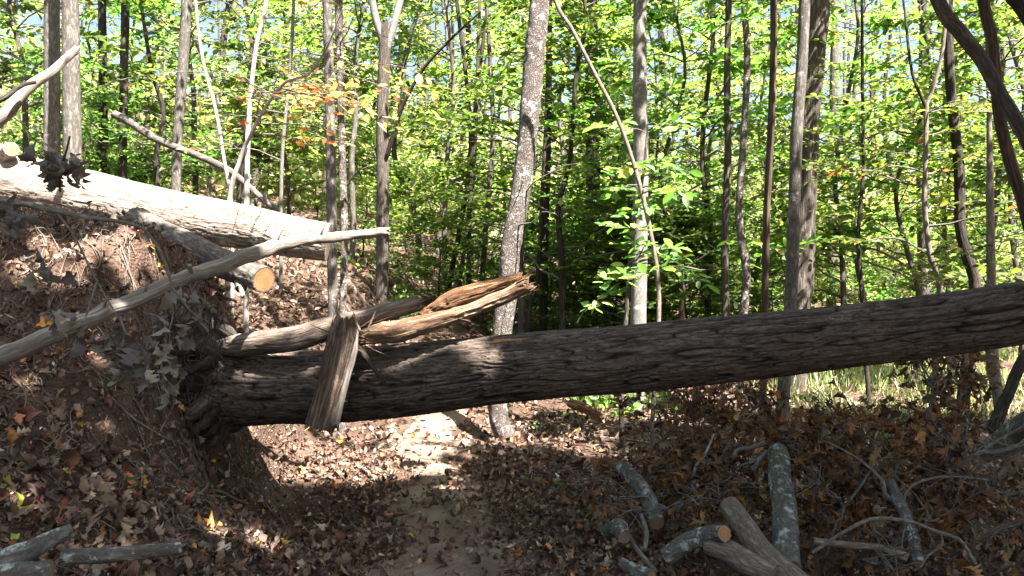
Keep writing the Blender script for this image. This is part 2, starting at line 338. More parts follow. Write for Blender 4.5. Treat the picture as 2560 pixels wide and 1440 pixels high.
OAKS = [oak_proto(rng, rng.uniform(-.8, .8), rng.uniform(-.3, 1.5), rng.uniform(-1, 1), lob=[1, 1, 1, .15, 1, 0.][q % 6]) for q in range(12)]
LEAFS = [oak_proto(rng, rng.uniform(-1, 1), rng.uniform(-.2, 1.8), rng.uniform(-1.2, 1.2), lob=[.6, .3, 0, .45, .1, 0., .2, .5][q % 8]) for q in range(16)]
CURL = [oak_proto(rng, rng.uniform(.4, 1.5) * rng.choice([-1, 1]), rng.uniform(-.6, 1.2), rng.uniform(-1.2, 1.2), lob=[.5, .35, .65][q % 3]) for q in range(12)]
for V_, Q_ in CURL: V_[10:, 2] += .06 * rng.standard_normal(20); V_[10:, 1] *= 1.15
lit = MB()
def litter(x0, x1, y0, y1, n, smin, smax, fine):
    x = rng.uniform(x0, x1, n); y = rng.uniform(y0, y1, n)
    tr = np.abs(x - xc(y)); keep = rng.uniform(0, 1, n) < (.42 + .58 * ss(.2, .55, tr + .25 * fbm(xy3(x * 2, y * 2), 2, 5)))
    keep &= rng.uniform(0, 1, n) > .45 * ss(.9, 1.6, x) * ss(7, 6, y); keep &= rng.uniform(0, 1, n) < .45 + 1.1 * ss(-.18, .15, fbm(xy3(x * 1.7, y * 1.7), 3, 21)); clear = ss(3.5, 5.5, x) * ss(9, 12, y); keep &= rng.uniform(0, 1, n) > clear * .95
    keep &= np.abs(x) < y * .72 + .6
    mnd = ss(3.9, 5.2, y) * ss(-2.1, -2.6, x) * ss(7, 6, y); keep &= rng.uniform(0, 1, n) > mnd * .45
    x, y = x[keep], y[keep]; n = len(x)
    nn = unit(nrm(x, y) + .62 * rv(n)); d = rv(n); z = gz(x, y) + rng.uniform(.004, .03, n)
    sz = rng.uniform(smin, smax, n) * rng.uniform(.7, 1.1, n); col = pick(LITTER, n); p = np.stack([x, y, z], -1)
    if fine:
        g = rng.integers(0, len(LEAFS), n)
        for q in range(len(LEAFS)):
            s_ = g == q; leaves(lit, p[s_], d[s_], nn[s_], sz[s_], col[s_], LEAFS[q], wid=rng.uniform(.6, 1.25, s_.sum()))
    else: leaves(lit, p, d, nn, sz, col, wid=rng.uniform(.8, 1.6, n))
litter(-2.8, 2.8, 1.5, 4.2, 11000, .04, .105, True)
litter(-3.2, .4, 1.5, 4.6, 450, .07, .125, True)
litter(-4.2, 5.0, 4.2, 7.5, 20000, .035, .09, True)
litter(-6, 8, 7.5, 13, 30000, .05, .1, False)
litter(-13, 14, 13, 24, 14000, .09, .18, False)
litter(-22, 22, 24, 42, 12000, .16, .3, False)
tag(lit.build('leaf_litter', M['litter']), 'brown and tan dead leaves carpeting the forest floor', 'leaf litter', kind='stuff')
# crumbs of soil, shredded leaf and rootlets on the bank and along the trail
cr = MB(); n = 26000
x = rng.uniform(-4, 1.2, n); y = rng.uniform(2.0, 7.2, n); kk = (np.abs(x) < y * .7) & (rng.uniform(0, 1, n) < .45 + ss(.2, .7, np.abs(x - xc(y)))); x, y = x[kk], y[kk]; n = len(x)
leaves(cr, np.stack([x, y, gz(x, y) + rng.uniform(.003, .02, n)], -1), rv(n), unit(nrm(x, y) + .8 * rv(n)), rng.uniform(.012, .045, n), pick(LITTER, n, var=.4), wid=rng.uniform(.5, 2, n))
tag(cr.build('leaf_crumbs', M['litter']), 'shredded leaf and wood chips scattered over the soil bank and path', 'debris', kind='stuff')

# ------------------------------------------------------------------ branches, twigs
def wig(P, amp, seed, n=7):
    P, _ = resample(P, np.ones(len(P)), n); L = np.linspace(0, 1, n)[:, None]
    o = np.stack([fbm(np.stack([L[:, 0] * 4, L[:, 0] * 0 + seed, L[:, 0] * 0 + c * 9], -1), 2, 41) for c in range(3)], -1)
    return P + amp * o * np.sin(np.pi * L) ** .5 * 2
def barkdisp(amp, f=26, st=.14, seed=1):
    def d(bk, u, a):
        p = bk * np.array([f, f, f * st]); wv = np.stack([vn(p * .5, seed + c) for c in range(3)], -1) * 1.2
        n = vn(p + wv, seed + 5) - .5; n2 = vn(p * 2.1 + wv, seed + 8) - .5
        h = 1 - np.exp(-(n / .09) ** 2) * 1.0 - .45 * np.exp(-(n2 / .1) ** 2)
        return amp * (h - .7) + amp * .8 * (vn(bk * np.array([70, 70, 25]), seed + 3) - .5) + .05 * (fbm(bk * np.array([4, 4, 2.]), 2, seed + 9)) * amp / .012
    return d
def plates(f=15, st=.12, amp=.02, seed=1, wd=.1, lo=.03):
    def d(bk):
        p = bk * np.array([f, f, f * st]); wv = np.stack([vn(p * np.array([.6, .6, 1.2]), seed + c) for c in range(3)], -1) * .9
        n = np.abs(vn(p + wv, seed + 5) - .5); n2 = np.abs(vn(p * np.array([1.7, 1.7, 1.5]) + wv * 1.3, seed + 8) - .5); n3 = np.abs(vn(p * np.array([2.6, 2.6, 5.]) + wv, seed + 9) - .5)
        k = np.minimum(np.minimum(ss(0, wd, n), .25 + .75 * ss(0, wd * .9, n2)), .45 + .55 * ss(0, wd * .6, n3))
        flk = vn(bk * np.array([55, 55, 16]) + wv, seed + 11)
        lay = vn(p * np.array([1.2, 1.2, .8]) + 3, seed + 12)
        return np.clip(lo + (.43 - lo) * k + .16 * (flk - .4) * k + .12 * (lay - .5), .03, .85), amp * (k - .6) + amp * .35 * (flk - .5) * k + amp * .5 * (lay - .5)
    return d
def smooth_disp(amp, f=9):
    return lambda bk, u, a: amp * fbm(bk * np.array([f, f, f * .35]), 3, 77)

# ------------------------------------------------------------------ the fallen tree
prof = [(360, 800, 1120, 6.15), (440, 825, 1098, 6.1), (520, 846, 1076, 6.05), (600, 864, 1062, 6.0), (700, 878, 1055, 5.93), (800, 878, 1054, 5.86), (1000, 862, 1040, 5.72), (1150, 848, 1020, 5.6),
        (1280, 838, 1003, 5.5), (1500, 822, 985, 5.34), (1700, 805, 969, 5.2), (1900, 788, 947, 5.06), (2100, 768, 920, 4.93), (2300, 744, 893, 4.8), (2400, 729, 882, 4.74), (2560, 706, 858, 4.64), (2750, 680, 836, 4.52), (3050, 640, 800, 4.35)]
Pt = [at(a, (b + c) / 2, d) for a, b, c, d in prof]; Rt = [(c - b) / 2 / F * d * (1 + .02) for a, b, c, d in prof]
ft = thing('fallen_tree', 'large fallen tree with dark furrowed bark lying across the path from the soil bank', 'fallen tree', at(480, 1000, 6.1))
def trunkdisp(bk, u, a):
    d = barkdisp(.015, 17, .13, 1)(bk, u, a) + barkdisp(.006, 40, .2, 50)(bk, u, a)
    return d
tk = tube(MB(), Pt, Rt, 1300, 260, lambda b, u, a: .03 * fbm(b * np.array([3, 3, 1.2]), 2, 9), seed=0, crack=plates(40, .075, .014, 1, .08)).build('trunk', [M['trunk']], ft)
# forked stem lying along the top, broken at its end
tube(MB(), [at(540, 872, 5.85), at(600, 862, 5.75), at(720, 850, 5.62), at(820, 824, 5.6), at(930, 790, 5.62), at(1030, 762, 5.65)], np.array([.05, .09, .09, .08, .068, .06]), 260, 60,
     barkdisp(.004, 30, .14, 7), jag=(0, .16), seed=2, capm=1, wob=.1).build('broken_stem', [M['stem'], M['split']], ft)
sp = MB()
tube(sp, [at(870, 850, 5.5), at(960, 836, 5.48), at(1060, 810, 5.46), at(1150, 782, 5.45), at(1240, 752, 5.45), at(1318, 716, 5.46)], [.06, .085, .082, .07, .072, .062], 220, 48, lambda b, u, a: barkdisp(.011, 22, .08, 9)(b, u, a) + .03 * fbm(b * np.array([5, 5, 3]), 2, 5), jag=(.08, .07), flat=.8, seed=3, wob=.15)
sp.build('split_stem', [M['split']], ft)
tube(MB(), [at(1060, 792, 5.5), at(1125, 752, 5.5), at(1205, 724, 5.5), at(1300, 692, 5.51)], [.05, .1, .095, .06], 160, 44, lambda b, u, a: barkdisp(.012, 24, .08, 19)(b, u, a) + .03 * fbm(b * np.array([5, 5, 3]), 2, 6), jag=(.05, .05), flat=.7, seed=4, wob=.15).build('rotten_shell', [M['rot']], ft)
hs_ = tube(MB(), [at(860, 818, 5.38), at(849, 870, 5.38), at(833, 940, 5.4), at(812, 1025, 5.42), at(801, 1066, 5.43)], [.09, .105, .105, .108, .108], 200, 60, lambda b, u, a: barkdisp(.012, 26, .07, 29)(b, u, a) + .035 * fbm(b * np.array([9, 9, 2.5]), 3, 7), jag=(.14, .03), flat=.6, seed=5, roll=.4, capm=1).build('hanging_slab', [M['slab'], M['cutdull']], ft)
tube(MB(), [at(893, 832, 5.33), at(886, 880, 5.32), at(864, 960, 5.33), at(838, 1058, 5.36)], [.008, .02, .026, .03], 90, 16, barkdisp(.006, 30, .06, 33), jag=(.12, .05), flat=.6, seed=6).build('pale_edge', [M['pole']], hs_, loc=np.array(ft.location))  # paler strip along one edge of the slab
tube(MB(), [at(905, 878, 5.42), at(930, 915, 5.4), at(968, 962, 5.42)], [.028, .026, .008], 40, 12, barkdisp(.006, 30, .1, 35), flat=.45, jag=(.04, .04), seed=8).build('bark_strip', [M['dark']], ft)
for q in range(26):
    a0 = at(rng.uniform(835, 930), rng.uniform(822, 872), 5.45 + rng.uniform(-.12, .08)); dr = at(1280 + rng.uniform(-70, 110), 720 + rng.uniform(-55, 45), 5.5) - at(1280, 720, 5.5)
    tube(MB(), [a0, a0 + dr * .5 + rv(1)[0] * .006, a0 + dr], [.011 * rng.uniform(.5, 1.3), .008, .0015], 8, 5, flat=.6, seed=q).build('splinter', [M['split']], ft)
for x0, y0, y1_, Y0, dx, dy, k_, mt in [(858, 812, 838, 5.36, 4, -26, 22, 'slab'), (1308, 690, 742, 5.46, 26, -8, 26, 'rot'), (1040, 745, 778, 5.64, 22, -8, 18, 'split'), (885, 830, 868, 5.4, 30, 10, 18, 'split'), (800, 1058, 1070, 5.4, -2, 14, 10, 'slab'), (1140, 770, 800, 5.42, 26, 2, 12, 'split')]:
    fb = MB()
    for q in range(k_):
        f_ = rng.uniform(-1, 1); a0 = at(x0 + f_ * (30 if dy < -15 or dy > 12 else 4), rng.uniform(y0, y1_), Y0 + rng.uniform(-.04, .05)); l_ = rng.uniform(.4, 1.5); d_ = np.array([dx * l_ + rng.uniform(-6, 6), 0, -dy * l_ + rng.uniform(-6, 6)]) / F * Y0; d_[1] = rng.uniform(-.02, .02)
        tube(fb, [a0 - d_ * .5, a0 + d_ * .3, a0 + d_], np.array([.009, .006, .0008]) * rng.uniform(.5, 1.3), 7, 5, flat=.5, seed=q)
    o = fb.build('torn_fibres', [M[mt]], ft); o['kind'] = 'stuff'
# pale knot scar where bark is gone
sc_ = MB(); Pc = at(1290, 862, 5.5); a_ = np.linspace(0, 2 * np.pi, 40, endpoint=False); rr = 1 + .25 * np.sin(a_ * 3 + 1) + .12 * rng.standard_normal(40)
ax = unit(at(1400, 830, 5.41) - at(1200, 845, 5.56)); ux = unit(np.cross(ax, np.array([0, -1., .35]))); nrm_ = unit(np.cross(ux, ax)); nrm_ = nrm_ if nrm_[1] < 0 else -nrm_
cen = at(1280, 920, 5.5) + nrm_ * 0; up_ = np.array([0, -.52, .855]); up_ = unit(up_ - ax * up_.dot(ax)); ring = []
rad = .232
for q, r_ in zip(a_, rr):
    th = .22 * 1.0 * np.sin(q) * r_ * .35; s_ = .12 * np.cos(q) * r_
    sd_ = unit(np.cross(ax, up_)); ring.append(cen + ax * s_ + rad * (np.cos(th) * up_ + np.sin(th) * sd_))
ring = np.array(ring); sc_.add(np.vstack([ring, ring - up_ * .03, [ring.mean(0) + up_ * .004]]), q=np.stack([np.arange(40), (np.arange(40) + 1) % 40, 40 + (np.arange(40) + 1) % 40, 40 + np.arange(40)], -1), t=np.stack([np.arange(40), (np.arange(40) + 1) % 40, np.full(40, 80)], -1))
sc_.build('bark_scar', [M['cut']], ft)
# root stubs hidden in the bank
for q, (x0, y0, x1, y1, dy, w_) in enumerate([(560, 850, 430, 790, -.15, .07), (550, 880, 400, 880, -.35, .085), (545, 940, 380, 985, -.5, .09), (550, 1000, 400, 1075, -.5, .085), (570, 1050, 450, 1130, -.35, .07), (600, 1060, 520, 1120, -.2, .05), (570, 840, 500, 745, .1, .055), (540, 910, 440, 935, -.55, .05), (560, 1020, 470, 1100, -.55, .045)]):
    a0 = at(x0, y0, 5.85 if 860 < y0 < 1040 else 6.0); a1 = at(x1, y1, 5.8 + dy * .6); tube(MB(), wig([a0, (a0 + a1) / 2 + [0, -.04, .02], a1], .05, q + 3, 9), np.linspace(w_, w_ * .35, 9), 60, 20, barkdisp(.006, 26, .2, q), seed=q, wob=.3).build('root', [M['dark'] if q % 3 else M['rough']], ft)
rl = MB()
for q in range(90):
    a0 = at(rng.uniform(400, 560), rng.uniform(700, 1060), rng.uniform(5.2, 5.8)); d_ = np.array([rng.uniform(-.1, .12), rng.uniform(-.2, .05), rng.uniform(-.3, -.05)])
    tube(rl, wig([a0, a0 + d_ * .5, a0 + d_], .07, q, 7), np.linspace(.005, .0015, 7), 9, 4, seed=q)
o = rl.build('rootlets', [M['dark']], ft); o['kind'] = 'stuff'

# ------------------------------------------------------------------ logs and the bleached pole on the bank
lg = thing('big_log', 'thick sun-bleached log resting on top of the soil bank', 'log', at(400, 540, 7.4))
tube(MB(), [at(-250, 415, 7.0), at(-60, 448, 7.15), at(100, 474, 7.25), at(330, 520, 7.38), at(560, 562, 7.5), at(700, 588, 7.57), at(822, 606, 7.62)], [.29, .275, .26, .235, .21, .195, .175], 700, 140, lambda b, u, a: .04 * fbm(b * np.array([3, 3, 1.2]), 2, 9), crack=plates(26, .1, .008, 4, .06, .2), capm=1, seed=1, wob=.06).build('trunk', [M['log'], M['cutdull']], lg)
tube(MB(), [at(-20, 425, 7.2), at(15, 385, 7.05), at(28, 372, 6.95)], [.09, .075, .062], 14, 16, smooth_disp(.01), capm=1, seed=3).build('branch_stub', [M['log'], M['cut']], lg)
LL = 1
ll = thing('cut_log', 'shorter log with an orange sawn end poking out of the bank below the big log', 'log', at(560, 660, 6.6))
tube(MB(), [at(340, 560, 7.0), at(450, 612, 6.7), at(560, 660, 6.4), at(661, 702, 6.1)], [.145, .135, .118, .1], 160, 48, barkdisp(.006, 26, .2, 13), capm=1, seed=2, wob=.06).build('trunk', [M['mid'], M['cut']], ll)
tube(MB(), [at(600, 690, 6.25), at(603, 722, 6.15)], [.05, .042], 8, 16, capm=1, seed=4).build('branch_stub', [M['lichen'], M['dark']], ll)
tube(MB(), [at(602, 712, 6.15), at(606, 740, 6.07)], [.024, .018], 8, 10, jag=(0, .04), seed=5).build('broken_tip', [M['pole']], ll)
pl = thing('bare_pole', 'long weathered bare branch leaning diagonally up across the soil bank', 'branch', at(0, 890, 3.55))
tube(MB(), [at(-160, 940, 3.2), at(0, 888, 3.55), at(150, 828, 3.9), at(300, 765, 4.3), at(470, 693, 4.8), at(600, 648, 5.2), at(720, 608, 5.6), at(850, 590, 5.95), at(963, 580, 6.2)], [.042, .042, .043, .044, .046, .05, .046, .038, .034], 360, 36, lambda b, u, a: barkdisp(.003, 40, .06, 23)(b, u, a) + .012 * fbm(b * np.array([8, 8, 4.]), 2, 3), jag=(0, .05), seed=3, wob=.25).build('stem', [M['pole']], pl)
for x_, y_, Y_ in [(255, 778, 4.18), (360, 735, 4.45), (690, 612, 5.5), (800, 592, 5.8)]: tube(MB(), [at(x_, y_, Y_), at(x_ + 6, y_ - 16, Y_ - .02), at(x_ + 14, y_ - 34, Y_ - .03)], [.012, .008, .004], 7, 7, jag=(0, .02), seed=int(x_)).build('branch_stub', [M['pole']], pl)
tube(MB(), [at(478, 680, 4.78), at(474, 664, 4.74)], [.02, .012], 6, 8, jag=(0, .02), seed=5).build('branch_stub', [M['pole']], pl)

# ------------------------------------------------------------------ where the photograph shows sun on the ground and wood: crowns leave these rays open
LIT = []
def lit_at(px, py, Y, r): LIT.append((at(px, py, Y), r))
def lit_g(px, py, r): LIT.append((at(px, py, hit(px, py)), r))
for px in range(-40, 860, 45): lit_at(px, 440 + px * .2, 7.35, .3)
for px in range(700, 980, 40): lit_at(px, 595 - (px - 700) * .06, 5.9, .12)
lit_at(400, 590, 6.9, .15); lit_at(470, 610, 6.8, .12); lit_at(580, 740, 6.2, .16); lit_at(590, 780, 6.2, .14); lit_at(30, 540, 6.3, .35); lit_at(140, 545, 6.3, .2)
for px, py, r in [(600, 1075, .3), (590, 1100, .3), (650, 1120, .3), (720, 1075, .35), (850, 1085, .3), (780, 1150, .3), (620, 1085, .25), (1100, 1090, .14), (1180, 1105, .12), (1120, 1170, .13), (1150, 1205, .1), (1060, 1150, .14), (1200, 1040, .12), (680, 1130, .3), (740, 1150, .3), (850, 1170, .3), (920, 1195, .2), (2060, 960, .7), (2150, 950, .8), (2250, 945, .8), (2350, 940, .8), (2450, 930, .8), (2200, 1000, .4), (680, 1095, .28), (760, 1110, .3), (830, 1140, .28), (900, 1165, .3), (960, 1140, .25), (1030, 1130, .2), (1080, 1180, .18), (1110, 1230, .14), (700, 1150, .15), (960, 1180, .15), (1010, 1055, .12), (960, 1045, .12), (1060, 1070, .1), (1100, 1130, .13), (1170, 1140, .1), (1010, 1120, .12), (1030, 1262, .09), (1080, 1265, .1), (1010, 1200, .07),
                  (1340, 1010, .2), (1400, 1020, .2), (1460, 1030, .2), (1560, 1030, .2), (1620, 1040, .2), (1700, 1050, .15), (1300, 1030, .1)]: lit_g(px, py, r)
for px, py, r in [(90, 990, .05), (250, 1060, .07), (60, 1260, .06), (230, 1230, .05), (330, 1225, .05), (440, 1250, .06), (540, 1330, .08), (640, 1360, .08), (330, 1385, .06), (230, 1385, .06), (700, 1390, .06), (180, 700, .12), (330, 640, .14), (120, 630, .14), (420, 700, .1), (250, 880, .1), (300, 590, .16), (230, 620, .12), (380, 650, .1), (60, 680, .12), (330, 720, .08), (60, 960, .07), (1750, 1060, .1), (1850, 1100, .06)]: lit_g(px, py, r)
for x, y, Y in [(1345, 60, 8.3), (1335, 150, 8.3), (1322, 250, 8.3), (1312, 380, 8.3), (1300, 480, 8.3), (1262, 740, 8.3), (1255, 800, 8.3), (1600, 560, 9.9), (1602, 700, 9.9), (1597, 780, 9.9), (1590, 1000, 9.9), (1600, 900, 9.9)]: lit_at(x, y, Y, .17)
for x, y, Y, r in [(q[0], q[1], q[2], q[3] * 1.9) for q in [(870, 775, 5.6, .05), (960, 815, 5.45, .07), (1010, 800, 5.45, .06), (1080, 770, 5.45, .07), (1140, 735, 5.5, .08), (890, 870, 5.35, .04), (870, 930, 5.35, .04), (845, 1020, 5.4, .05), (740, 845, 5.6, .04), (1180, 770, 5.42, .06), (1230, 745, 5.42, .06), (1290, 705, 5.45, .06), (1040, 815, 5.42, .06), (1110, 795, 5.42, .06), (660, 850, 5.6, .05), (800, 830, 5.55, .05)]]: lit_at(x, y, Y, r)
LC = np.array([c for c, r in LIT]); LR = np.array([r for c, r in LIT])
def unlit(P, pad=.05):
    keep = np.ones(len(P), bool)
    for c, r in zip(LC, LR):
        v = P - c; t = v @ S; dd = np.linalg.norm(v - t[:, None] * S, axis=1); keep &= ~((dd < r + pad) & (t > 0))
    return keep

# ------------------------------------------------------------------ standing trees of the photograph
NAMED = []; OPEN = True
def leafspray(mb, st, dr, ln, m, size, pal, r, tilt=.45, droop=.0):
    """st,dr (k,3) twigs, ln (k,), m leaves each, two ranks in a flat spray"""
    k = len(st); f = (np.arange(m)[None] + r.uniform(.2, 1, (k, m))) / m
    up = np.array([0, 0, 1.]); side = unit(np.cross(dr, up) + 1e-6)
    sg = np.where(np.arange(m) % 2 == 0, 1., -1.)[None, :, None]
    P = st[:, None] + dr[:, None] * (f * ln[:, None])[..., None] + side[:, None] * sg * .015
    D = dr[:, None] * .7 + side[:, None] * sg * .8 + r.standard_normal((k, m, 3)) * .35 - up * droop
    Nn = up + r.standard_normal((k, m, 3)) * tilt
    sz = (size * r.uniform(.65, 1.25, (k, m))).ravel(); P, D, Nn = P.reshape(-1, 3), D.reshape(-1, 3), Nn.reshape(-1, 3); c = pick(pal, k * m, r); wd = r.uniform(.85, 1.4, k * m)
    if OPEN: g = unlit(P, .06); P, D, Nn, sz, c, wd = P[g], D[g], Nn[g], sz[g], c[g], wd[g]
    return leaves(mb, P, D, Nn, sz, c, wid=wd)
def boughs(r, stem, rad, lo, hi, nb, L, br, fo, size, pal, nt=6, m=9, elev=(.1, .5), az=None, tw=True, tilt=.45, minr=.004):
    """limbs and leaf sprays along a stem polyline (world points, bottom to top)"""
    n = len(stem); S_, D_, L_ = [], [], []
    for q in range(nb):
        f = r.uniform(lo, hi); k = f * (n - 1); a = int(min(k, n - 2)); p = stem[a] + (stem[a+1] - stem[a]) * (k - a); r0 = rad[a]
        th = r.uniform(0, 2 * np.pi) if az is None else r.uniform(*az); e = r.uniform(*elev)
        d = np.array([math.cos(th) * math.cos(e), math.sin(th) * math.cos(e), math.sin(e)]); ln = L * r.uniform(.5, 1.1) * (1 - .35 * (f - lo) / max(hi - lo, .01))
        P = wig([p, p + d * ln * .5 + [0, 0, .02 * ln], p + d * ln - [0, 0, .09 * ln]], .14 * ln, r.uniform(0, 99), 6)
        b0 = min(r0 * .45, .008 * ln + .004); tube(br, P, np.linspace(b0, minr * .6, 6), 7, 4, caps=(False, False), seed=q)
        for s_ in np.linspace(.28, 1, nt):
            kk = s_ * 5; a = int(min(kk, 4)); st = P[a] + (P[a+1] - P[a]) * (kk - a); t = unit(P[a+1] - P[a])
            hd = unit(np.cross(t, [0, 0, 1.])) * (1 if r.uniform() < .5 else -1); dd = unit(t * r.uniform(.4, 1.) + hd * r.uniform(.3, 1.) + [0, 0, r.uniform(-.25, .2)])
            S_.append(st); D_.append(dd); L_.append(ln * r.uniform(.2, .42) * (1.15 - .5 * s_) + .1)
            if tw: tube(br, [st, st + dd * L_[-1]], [minr * .55, minr * .3], 2, 3, caps=(False, False))
    if m and S_: leafspray(fo, np.array(S_), np.array(D_), np.array(L_), m, size, pal, r, tilt)
def stand(name, label, px, Y, w_top, w_bot, mat, cat='tree', base=True, ext=1.6, nv=14, group=None, crown=None, twigs=0, disp=None, nu=60, r=None, wob=.0):
    """trunk drawn along photo points px = [(x, y) top to bottom] at distance Y (or [(x, y, Y)])"""
    r = r or np.random.default_rng(len(NAMED) + 100)
    pts = [at(p[0], p[1], p[2] if len(p) > 2 else Y) for p in px]; rt, rb = w_top / 2 / F * Y, w_bot / 2 / F * Y
    pts = pts[::-1]; Rr = list(np.linspace(rb, rt, len(pts)))
    if base:
        b = pts[0]; zg = g1(b[0], b[1])
        if b[2] > zg + .15:
            pts.insert(0, np.array([b[0] + (b[0] - pts[1][0]) * .15, b[1], zg + .12])); Rr.insert(0, rb * 1.02)
        b = pts[0]; pts.insert(0, np.array([b[0], b[1], min(zg, b[2]) - .12])); Rr.insert(0, rb * (1.9 if rb > .07 else 1.5))
    if ext:
        d = unit(pts[-1] - pts[-2]); d = unit(d * .6 + np.array([0, 0, .4])); pts.append(pts[-1] + d * ext); Rr.append(Rr[-1] * .82)
        pts.append(pts[-1] + unit(d + [0, 0, .5]) * ext * 1.3); Rr.append(Rr[-1] * .6)
    root = thing(name, label, cat, pts[0] + [0, 0, .12], group)
    if disp is None: disp = smooth_disp(rb * .18, 3 / max(rb, .02) * .12 + 2)
    tube(MB(), pts, Rr, nu, nv, disp, seed=len(NAMED) + 1, caps=(False, True), wob=wob).build('trunk', [M[mat]], root)
    sp_, sr_ = resample(pts, Rr, 40)
    br, fo = MB(), MB()
    for q in range(twigs):
        tb_ = MB(); boughs(r, sp_, sr_, .2, .75, 1, .9, tb_, fo, .1, GREEN, 3, 0, tw=False); tb_.build('branch', [M['twig']], root)
    if crown: boughs(r, sp_, sr_, br=br, fo=fo, **crown)
    if br.v: br.build('branches', [M['twig'] if rb < .05 else M[mat]], root)
    if fo.v: fo.build('crown', [M['fall'] if crown and crown.get('pal') is ORANGE else M['leaf']], root)
    NAMED.append((root, np.mean([p[0] for p in px]), Y, label)); return root, sp_
HI = dict(lo=.74, hi=.99, nb=22, L=2.8, size=.13, pal=GREEN, nt=7, m=10, tw=False)
stand('tree', 'grey straight trunk standing just behind the sunlit log, left of its twin', [(130, -20), (130, 200), (130, 420)], 10.6, 36, 40, 'mid', crown=HI)
stand('tree', 'grey trunk with leaf shadows behind the sunlit log, right of its twin', [(176, -20), (178, 180), (182, 430)], 9.8, 38, 44, 'mid', crown=HI, nv=18)
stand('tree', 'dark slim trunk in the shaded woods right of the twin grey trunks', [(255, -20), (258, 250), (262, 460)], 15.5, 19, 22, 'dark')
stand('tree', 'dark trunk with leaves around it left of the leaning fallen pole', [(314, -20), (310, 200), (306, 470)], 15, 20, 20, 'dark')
stand('tree', 'mid-grey trunk leaning slightly left behind the arching pale saplings', [(468, -20), (455, 200), (445, 330), (440, 470)], 13.5, 26, 24, 'mid', crown=dict(HI, pal=LIME))
stand('sapling', 'thin pale sapling curving down to the right in front of the left woods', [(487, -20), (505, 140), (540, 280), (560, 400), (578, 520)], 8.6, 7, 10, 'pale', twigs=5, cat='sapling')
stand('sapling', 'slender pale sapling leaning right from behind the log, next to the forked one', [(668, -20), (640, 120), (622, 300), (616, 530)], 8.5, 9, 14, 'pale', twigs=6, cat='sapling')
fork, _ = stand('sapling', 'white forked sapling bearing orange leaves behind the sunlit log', [(770, 186, 7.2), (715, 205, 7.4), (668, 262, 7.7), (630, 330, 7.9), (600, 400), (572, 520)], 8.0, 6, 12, 'pale', ext=.3, cat='sapling',
      crown=dict(lo=.5, hi=1., nb=26, L=1.45, size=.11, pal=ORANGE, nt=5, m=3, elev=(-.15, .3), az=(-2.6, 2.6), tilt=.3))
stand('sapling', 'thin dark-leaved sapling between the forked sapling and the slim brown trunk', [(735, -20), (725, 180), (705, 400), (702, 720)], 10.5, 8, 10, 'twig', cat='sapling', twigs=6)
stand('tree', 'slim straight trunk, white above and brown below, standing beyond the end of the bare pole', [(846, -20), (851, 200), (856, 420), (861, 600), (857, 790)], 8.3, 20, 18, 'spotted', nv=14, twigs=3)
stand('tree', 'grey-green trunk close behind the slim white and brown one', [(818, -20), (824, 200), (828, 480), (832, 760)], 9.8, 24, 26, 'mid', twigs=3)
t10, _ = stand('tree', 'rough brown trunk forking high up, left of the middle of the woods', [(968, 60), (962, 110), (956, 300), (957, 500), (955, 740)], 13.0, 28, 33, 'rough', ext=0, nv=16)
tube(MB(), [at(966, 120, 13), at(940, 50, 13), at(925, -40, 13), at(915, -160, 13)], [.07, .06, .055, .05], 20, 10, seed=3).build('limb', [M['grey']], t10)
tube(MB(), [at(966, 120, 13), at(985, 60, 13), at(1010, -40, 13.1), at(1030, -160, 13)], [.075, .06, .055, .05], 20, 10, seed=4).build('limb', [M['grey']], t10)
tube(MB(), [at(968, 385, 12.9), at(1005, 270, 12.7), at(1060, 170, 12.5), at(1130, 95, 12.3), at(1200, 30, 12.2)], [.035, .03, .026, .02, .014], 24, 8, seed=5).build('limb', [M['dark']], t10)
for q, (a, b, c, w_, lb) in enumerate([(1140, 1165, 1125, 13, 'leftmost stem of the clump of thin grey-green stems mid-woods'), (1200, 1180, 1150, 12, 'second stem from the left in the clump of thin stems mid-woods'), (1222, 1175, 1172, 13, 'straight middle stem in the clump of thin stems mid-woods'), (1215, 1222, 1205, 14, 'rightmost dark stem in the clump of thin stems mid-woods')]):
    stand('tree', lb, [(a, -20), (b + 10, 300), (b, 480), (c, 700)], 15.5, w_ * .7, w_, 'rough' if q % 2 else 'dark', nv=8, group='clump of thin stems', cat='tree')
stand('tree', 'curved spotted trunk in dappled sun standing on the path edge behind the fallen trunk', [(1352, -20), (1338, 130), (1325, 250), (1312, 400), (1293, 530), (1277, 620), (1272, 680), (1262, 780), (1243, 950), (1246, 1040), (1262, 1092)], 8.35, 50, 50, 'spotted', nv=40, nu=260, disp=barkdisp(.006, 34, .5, 43), crown=HI, twigs=8, base=False, wob=.1)
stand('tree', 'thin grey stem bowing across in front of the smooth pale trunk', [(1380, -20), (1428, 70), (1490, 190), (1545, 300), (1590, 430), (1622, 560), (1645, 700), (1645, 850), (1634, 1000), (1630, 1105)], 7.8, 10, 12, 'vine', nv=10, twigs=3, nu=100)
stand('tree', 'smooth pale grey trunk lit from the right, straight, in the middle of the photo', [(1600, -20), (1600, 200), (1602, 420), (1598, 640), (1596, 800), (1590, 1035)], 9.9, 34, 42, 'grey', nv=24, nu=120, crown=HI)
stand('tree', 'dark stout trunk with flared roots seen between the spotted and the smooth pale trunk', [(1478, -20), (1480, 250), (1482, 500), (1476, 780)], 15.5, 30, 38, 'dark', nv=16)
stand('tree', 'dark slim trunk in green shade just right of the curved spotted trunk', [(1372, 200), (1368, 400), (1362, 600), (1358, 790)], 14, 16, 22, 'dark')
stand('tree', 'thin dark stem leaning right in shade beside the slim dark trunk', [(1365, 300), (1352, 560), (1345, 680), (1322, 780)], 13, 9, 14, 'dark', cat='tree')
